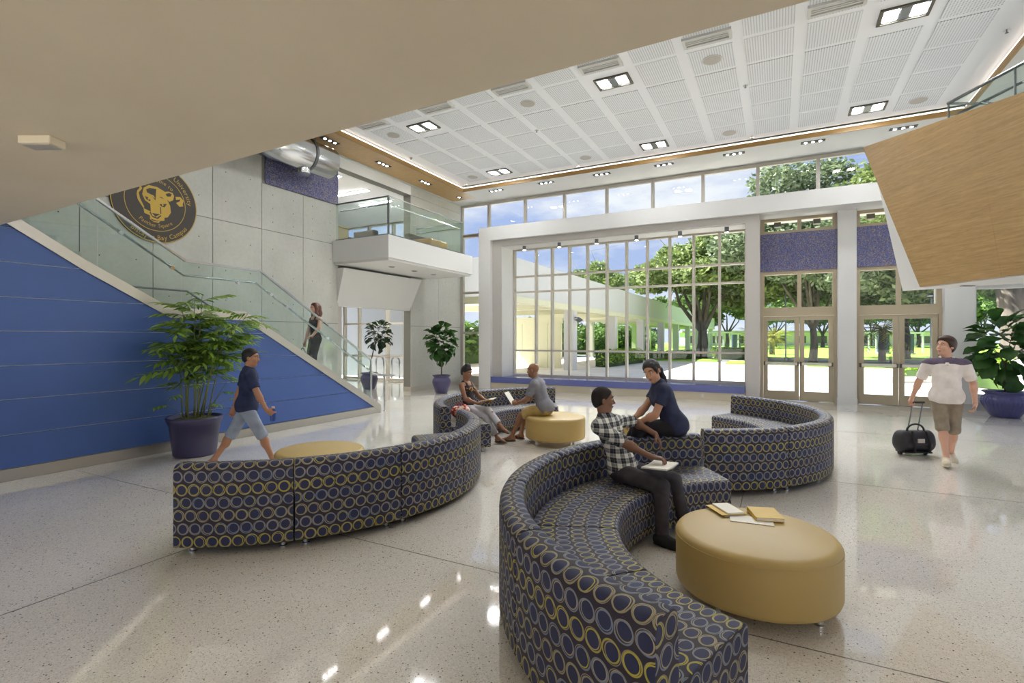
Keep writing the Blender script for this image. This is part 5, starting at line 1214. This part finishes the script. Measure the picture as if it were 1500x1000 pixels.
    if hair == 'pony': HA.chain([hp(0, -.10, .0), hp(0, -.15, -.04), hp(.01, -.17, -.15), hp(.015, -.185, -.25)], [.03*hs, .030*hs, .028*hs, .010*hs], .02); HA.chain([hp(-.06, .045, .085), hp(-.078, .045, .02), hp(-.074, .04, -.03)], [.018*hs, .014*hs, .006*hs], .02)
    if hair == 'bun': HA.ell(hp(0, -.01, .135), V3(.055, .055, .038)*hs, Rh, .02)
    c, sn = math.cos(phi), math.sin(phi); M = np.array([[sn, c, 0], [-c, sn, 0], [0, 0, 1.]])
    def emit(F, name, m, hh=h, par=T, **kw):
        if not F.p: return None
        v, f = F.mesh(hh); v = v@M.T+np.array(pos)
        me = bpy.data.meshes.new(name); me.vertices.add(len(v)); me.vertices.foreach_set('co', v.ravel()); me.loops.add(f.size); me.loops.foreach_set('vertex_index', f.ravel().astype(np.int32))
        me.polygons.add(len(f)); me.polygons.foreach_set('loop_start', np.arange(0, f.size, 4, dtype=np.int32)); me.polygons.foreach_set('use_smooth', np.ones(len(f), bool)); me.materials.append(MATS[m]); me.update(calc_edges=True); me.validate()
        return link(name, me, par, **kw)
    body = emit(B, 'body', skin); top = emit(SH, 'shirt', shirt) if shirt else None
    if pants: emit(PA, 'shorts' if hem <= 1.05 else 'trousers', pants)
    for SO in SOS if shoes else (): emit(SO, 'sandal' if sandal else 'shoe', shoes)
    if HA.p: emit(HA, 'hair', hair_m)
    if yoke:
        Y_ = Field()
        for q in SH.p:
            g_ = (q[3]+.004, q[4]+.004) if q[0] == 'c' else (q[3], None)
            Y_.p.append((q[0], q[1], q[2] if q[0] == 'c' else q[2]+.004, g_[0], g_[1], q[5], (q[6] or [])+[(nb-up*.085*s, nrm(-up-rr*0))], False))
        F_ = Field(); F_.p = Y_.p; emit(F_, 'shoulder_panel', yoke)
        CO = Field()
        for u_, v_ in (((-.072, .02, .0), (0, .118, -.095)), ((.072, .02, .0), (0, .118, -.095)), ((-.072, .02, .0), (-.05, -.06, .01)), ((.072, .02, .0), (.05, -.06, .01))):
            w_ = lambda t: nb+rr*t[0]*s+ff*t[1]*s+up*t[2]*s
            CO.cone(w_(u_), w_(v_), .019*s, .019*s, .01)
        emit(CO, 'collar', shirt)
    W = lambda p: tuple(M@np.asarray(p)+np.array(pos))
    for q in (-1, 1):
        MB().ball(W(hp(q*.031, .079, .010)), .0095*hs).build('eye', 'eye_white', body, True); MB().ball(W(hp(q*.031, .0848, .010)), .0054*hs).build('iris', 'iris', body, True)
        MB().tube([W(hp(q*.016, .092, .032)), W(hp(q*.033, .092, .037)), W(hp(q*.050, .080, .031))], .004*hs, 6).build('eyebrow', hair_m if hair != 'bald' else 'hair_black', body)
    MB().tube([W(hp(-.022, .090, -.064)), W(hp(0, .098, -.064)), W(hp(.022, .090, -.064))], .0042*hs, 6).build('mouth', lips, body)
    return T, W, dict(nb=nb, ch=ch, P=P, up=up, rr=rr, ff=ff, s=s, top=top, arms=A)
R_ = math.radians
# 1 man with the rolling bag
man, W, J = person('man in a white jersey and khaki shorts walking with a rolling bag', (2.10, 9.20, 0), R_(-98), 1.77, 1.10, head=1.16, skin='skin_pale', pel=(0, 0, .905), up=(0, -.02, 1), look=(.70, .68, .10), belly=.03,
    arms=dict(r=dict(w=(.40, -.16, .80), hint=(.6, -1, 0), n=(-.2, .2, -1), d=(.2, -.2, -1), curl=50), l=dict(w=(-.30, .02, .86), hint=(-.6, -1, 0), n=(1, 0, 0), d=(.05, .15, -1), curl=30)),
    legs=dict(r=dict(a=(.02, .30, .085), toe=(.1, 1, .05)), l=dict(a=(-.06, -.16, .095), toe=(-.2, 1, -.12))), shirt='white_cloth', sleeve=.78, shirt_len=.07, pants='khaki', hem=1.05, shoes='shoe_cream', hair='mop', hair_m='hair_brown', yoke='plum_cloth')
# 2 walker with the water bottle
wk, W2, J2 = person('man in a navy polo and grey shorts walking past the blue wall', (-6.24, 4.36, 0), R_(50), 1.62, 1.08, skin='skin_olive', pel=(0, 0, .835), up=(0, .05, 1), tw=10, look=(.25, .97, -.08),
    arms=dict(r=dict(w=(.34, .30, .73), hint=(.5, -1, -.2), n=(-1, .2, 0), d=(.1, .75, -.55), curl=45), l=dict(w=(-.27, -.20, .74), hint=(-.5, -1, 0), n=(1, 0, 0), d=(0, -.3, -1), curl=35)),
    legs=dict(r=dict(a=(.08, .34, .085), toe=(.15, 1, .12)), l=dict(a=(-.08, -.40, .14), toe=(-.1, 1, -.45))), shirt='navy_polo', sleeve=.7, collar=True, shirt_len=.05, pants='pale_blue', hem=1.12, shoes='shoe_cream', sandal=True, hair='short')
# 3 woman on the stairs
gs, W3, J3 = person('woman with long auburn hair in a black sleeveless top on the stairs', (-8.80, 7.74, .86), R_(262), 1.63, .92, True, skin='skin_pale', pel=(0, 0, .86), up=(.02, -.03, 1), look=(.12, 1, .02),
    arms=dict(r=dict(w=(.22, .12, .72), hint=(.6, -1, 0), d=(0, .2, -1), curl=40), l=dict(w=(-.30, .27, .93), hint=(-1, -.6, -.2), n=(0, 0, -1), d=(-.1, 1, -.1), curl=40)),
    legs=dict(r=dict(a=(.07, .04, .083)), l=dict(a=(-.08, .12, .083), toe=(-.3, 1, 0))), shirt='black_pants', straps=True, sleeve=0, shirt_len=.12, pants='grey_denim', hem=1.96, shoes='shoe_black', hair='long', hair_m='hair_red')
# 4 seated woman with a book
sw_, W4, J4 = person('woman in a dark tank top and grey leggings reading on the far sofa', (-4.70, 7.42, 0), R_(2), 1.56, .98, True, skin='skin_brown', pel=(0, 0, .535), up=(0, -.16, 1), look=(.05, 1, -.28), headup=(0, .1, 1),
    arms=dict(r=dict(w=(.16, .26, .66), hint=(.7, -1, -.4), n=(0, -.2, 1), d=(-.5, 1, 0), curl=25), l=dict(w=(-.14, .28, .66), hint=(-.7, -1, -.4), n=(0, -.2, 1), d=(.5, 1, 0), curl=25)),
    legs=dict(r=dict(a=(.02, .56, .085), hint=(0, .6, 1), toe=(.1, 1, 0)), l=dict(a=(.10, .66, .30), hint=(0, .5, 1), toe=(.1, 1, -.25))), shirt='dark_tank', straps=True, sleeve=0, pants='light_grey', hem=1.82, shoes='shoe_brown', sandal=True, hair='bun', lips='lip_dark')
# 5 bald man on the ottoman
bm, W5, J5 = person('bald man in a grey t-shirt and tan shorts sitting on the far ottoman', (-3.44, 7.86, 0), R_(186), 1.68, 1.1, skin='skin_brown', pel=(0, .02, .555), up=(0, .36, 1), look=(.1, 1, -.06),
    arms=dict(r=dict(w=(.10, .52, .64), hint=(.7, -1, -.5), n=(-1, .2, 0), d=(-.3, 1, 0), curl=40), l=dict(w=(-.12, .50, .64), hint=(-.7, -1, -.5), n=(1, .2, 0), d=(.3, 1, 0), curl=40)),
    legs=dict(r=dict(a=(.10, .50, .085), hint=(0, .4, 1), toe=(.15, 1, 0)), l=dict(a=(-.14, .58, .085), hint=(0, .4, 1), toe=(-.15, 1, 0))), shirt='grey_tee', sleeve=.75, pants='khaki_gold', hem=.92, shoes='shoe_brown', sandal=True, hair='bald', lips='lip_dark')
# 6 young man in plaid
ym, W6, J6 = person('young man in a black and white plaid shirt and dark jeans on the near sofa', (-1.26, 4.66, 0), R_(-9), 1.68, .95, skin='skin_dark', h=.0065, pel=(0, 0, .525), up=(0, -.42, 1), look=(-.62, .80, .0), headup=(0, .06, 1),
    arms=dict(r=dict(w=(.05, .36, .665), hint=(.8, -.8, -.6), n=(0, .1, -1), d=(-.25, 1, -.05), curl=25), l=dict(w=(-.50, .10, .80), hint=(-.6, -1, .6), n=(0, -.4, -1), d=(-.15, .55, -.9), curl=14)),
    legs=dict(r=dict(a=(.20, .43, .085), hint=(0, .6, 1), toe=(.1, 1, 0)), l=dict(a=(-.18, .50, .085), hint=(0, .45, 1), toe=(-.2, 1, 0))), shirt='plaid', sleeve=.98, collar=True, shirt_len=.05, pants='grey_denim', hem=1.97, shoes='shoe_black', hair='crop', hair_m='hair_crop', lips='lip_dark')
# 7 woman perched on the sofa back
pw_, W7, J7 = person('smiling woman in a navy polo and black trousers perched on the sofa back', (-.94, 5.48, 0), R_(203), 1.56, 1.05, True, skin='skin_tan', h=.007, pel=(0, 0, .825), up=(0, .40, 1), tw=0, look=(-.80, .62, -.36), headup=(0, .35, 1),
    arms=dict(r=dict(w=(.02, .46, .875), hint=(.8, -.7, -.3), n=(0, .2, -1), d=(-.2, 1, -.25), curl=25), l=dict(w=(-.07, .42, .87), hint=(-.8, -.8, -.3), n=(0, .2, -1), d=(.35, 1, -.2), curl=30)),
    legs=dict(r=dict(a=(.16, .54, .46), hint=(0, .5, 1), toe=(0, 1, -.3)), l=dict(a=(-.02, .50, .47), hint=(0, .5, 1), toe=(0, 1, -.3))), shirt='navy_cloth', sleeve=.55, collar=True, shirt_len=.05, pants='black_pants', hem=1.96, shoes='shoe_black', hair='pony')
# ------------------------------------------------------------------ things people carry
def blob(name, m, par, parts, h=.008, pos=(0, 0, 0), phi=PI/2):
    F = Field()
    for q in parts: (F.cone if q[0] == 'c' else F.ell)(*q[1:])
    v, f = F.mesh(h); c, sn = math.cos(phi), math.sin(phi); v = v@np.array([[sn, c, 0], [-c, sn, 0], [0, 0, 1.]]).T+np.array(pos)
    me = bpy.data.meshes.new(name); me.from_pydata(v.tolist(), [], f.tolist()); me.polygons.foreach_set('use_smooth', np.ones(len(f), bool)); me.materials.append(MATS[m]); return link(name, me, par)
mat('bag_black', lin((40, 38, 42)), .6); mat('bottle_blue', lin((60, 96, 190)), .15, spec=.6, **{'Transmission Weight': .35})
# rolling duffel
bc = Vector((1.80, 9.56, 0)); ax = Vector((C_, S_, 0)); ay = Vector((-S_, C_, 0)); lug = thing('rolling_bag', 'black rolling duffel bag with a telescopic handle pulled by the man', 'suitcase', bc)
ph2 = math.atan2(ay.y, ay.x)
blob('body', 'bag_black', lug, [('c', (-.17, 0, .17), (.17, 0, .17), .115, .115, .05), ('c', (-.15, 0, .27), (.15, 0, .27), .105, .105, .05), ('e', (-.21, 0, .22), (.07, .11, .15), None, .04), ('e', (.21, 0, .22), (.07, .11, .15), None, .04), ('c', (-.12, -.11, .17), (.12, -.11, .17), .05, .05, .03)], .009, bc, ph2)
def lp(x, y, z): return bc+ax*x+ay*y+Vector((0, 0, z))
for s_ in (-.075, .075): MB().tube([lp(s_, .06, .2), lp(s_-.02, -.10, .80)], .009, 8).build('handle_rod', 'dark_steel', lug)
MB().tube([lp(-.115, -.10, .80), lp(.075, -.10, .80)], .016, 10).build('grip', 'black', lug)
MB().tube([lp(-.13, -.03, .36)]+[lp(-.13*math.cos(k*PI/8), -.03, .36+.11*math.sin(k*PI/8)) for k in range(1, 8)]+[lp(.13, -.03, .36)], .014, 8).build('carry_strap', 'bag_black', lug, smooth=True)
MB().tube([lp(-.11, -.165, .06), lp(-.11, -.17, .2), lp(-.10, -.10, .37)], .016, 6).build('strap', 'dark_rubber', lug); MB().tube([lp(.11, -.165, .06), lp(.11, -.17, .2), lp(.10, -.10, .37)], .016, 6).build('strap', 'dark_rubber', lug)
MB().obox(lp(-.02, -.165, .24), ax, ay, (0, 0, 1), .05, .006, .03).build('label_patch', 'grey_frame', lug)
MB().obox(lp(0, 0, .055), ax, ay, (0, 0, 1), .2, .1, .012).build('base_plate', 'dark_rubber', lug)
for s_ in (-.19, .19):
    c_ = lp(s_, .02, .036); MB().tube([c_-ax*.014, c_+ax*.014], .036, 16).build('wheel', 'dark_rubber', lug)
# water bottle
c_ = Vector(W2(J2['arms'][0][2]+V3(-.028, .075, -.15))); wb = thing('water_bottle', 'blue water bottle in the hand of the walking man', 'bottle', c_)
MB().lathe(c_, [(.028, 0), (.034, .01), (.035, .10), (.030, .13), (.018, .155), (.016, .165)], 16).build('body', 'bottle_blue', wb, smooth=True); MB().lathe(c_+Vector((0, 0, .165)), [(.019, 0), (.019, .022)], 14).build('cap', 'white', wb)
# reading matter
def flat_pages(nm, lb, cat, c, u, v, hw, hh, m='paper', cover=None, fold=.12):
    c, u, v = Vector(c), Vector(u).normalized(), Vector(v).normalized(); n = u.cross(v); n = n if n.z > 0 else -n; t = thing(nm, lb, cat, c)
    for s_ in (-1, 1):
        a = (u*s_+n*fold).normalized(); mb = MB(); mb.obox(c+a*hw*.5, a, v, a.cross(v), hw*.5, hh, .005); mb.build('page_block', m, t)
        if cover: MB().obox(c+a*hw*.5-n*.008, a, v, a.cross(v), hw*.5+.004, hh+.004, .0015).build('cover', cover, t)
    return t
flat_pages('notebook', 'white open notebook on the lap of the plaid shirted man', 'notebook', W6((.09, .37, .640)), (W6((1, 0, 0))[0]-W6((0, 0, 0))[0], W6((1, 0, 0))[1]-W6((0, 0, 0))[1], 0), (W6((0, 1, 0))[0]-W6((0, 0, 0))[0], W6((0, 1, 0))[1]-W6((0, 0, 0))[1], .05), .15, .11, 'paper', 'grey_cover', .06)
dv = lambda W_, v: Vector(W_(v))-Vector(W_((0, 0, 0)))
flat_pages('open_book', 'open book held by the seated woman in the tank top', 'book', W4((.0, .36, .70)), dv(W4, (1, 0, 0)), dv(W4, (0, 1, .25)), .14, .10, 'paper', 'yellow_cover', .12)
pt = thing('paper_sheet', 'white sheet of paper held up by the bald man', 'paper', W5((0, .66, .70)))
MB().obox(W5((-.02, .66, .72)), dv(W5, (1, 0, 0)), dv(W5, (0, .55, .8)).normalized(), dv(W5, (0, .8, -.55)).normalized(), .10, .12, .003).build('sheet', 'paper', pt)
# red bag on the far sofa
rb = thing('red_bag', 'red and white patterned bag beside the seated woman', 'bag', (-4.60, 7.02, .43))
mat('bag_print', rough=.6, build=noisy(lin((186, 48, 34)), lin((226, 206, 190)), 22, 2, lo=.48, hi=.54))
blob('body', 'bag_print', rb, [('e', (0, 0, .10), (.15, .09, .10), None, .03), ('e', (.06, .02, .14), (.08, .08, .09), None, .04), ('e', (-.07, 0, .13), (.08, .07, .08), None, .04)], .008, (-4.60, 7.00, .432), R_(118))
MB().tube([(-4.70, 6.98, .60)]+[(-4.60-.10*math.cos(k*PI/8), 6.98+.02*math.sin(k*PI/8), .60+.09*math.sin(k*PI/8)) for k in range(1, 8)]+[(-4.50, 6.98, .60)], .008, 6).build('handle', 'red_cloth', rb)
# handbag on the stairs
hb = thing('handbag', 'dark handbag hanging from the hand of the woman on the stairs', 'bag', W3((.24, .14, .36)))
blob('body', 'bag_black', hb, [('e', (0, 0, 0), (.15, .06, .12), None, .02), ('c', (-.1, 0, -.05), (.1, 0, -.05), .055, .055, .03)], .009, W3((.24, .14, .34)), R_(262))
MB().tube([W3((.12, .14, .42))]+[W3((.24-.12*math.cos(k*PI/8), .14, .42+.26*math.sin(k*PI/8))) for k in range(1, 8)]+[W3((.36, .14, .42))], .007, 6).build('handle', 'bag_black', hb)
# lettering on the tank top
def chest_text(par, top, W_, J_, body, size, m, zoff):
    cu = bpy.data.curves.new('t', 'FONT'); cu.body = body; cu.size = size; cu.align_x = 'CENTER'; cu.resolution_u = 2
    ob = bpy.data.objects.new('t', cu); me = bpy.data.meshes.new_from_object(ob); bpy.data.objects.remove(ob)
    bvh = BVHTree.FromPolygons([v.co for v in top.data.vertices], [tuple(p.vertices) for p in top.data.polygons]); mb = MB()
    for v in me.vertices:
        q = J_['P']+J_['up']*zoff+J_['up']*v.co.y+J_['rr']*-v.co.x*-1*-1+J_['ff']*.5; o = Vector(W_(q)); d = Vector(W_(np.zeros(3)))-Vector(W_(J_['ff'])); hit = bvh.ray_cast(o, d.normalized())
        mb.v.append(tuple((hit[0] if hit[0] else o+d*.4)-d.normalized()*.003))
    mb.f = [tuple(p.vertices) for p in me.polygons]; return mb.build('lettering', m, par, label='orange lettering across the chest')
mat('letter_gold', lin((240, 170, 60)), .6)
chest_text(sw_, J4['top'], W4, J4, 'MIAMI', .10, 'letter_gold', .30)
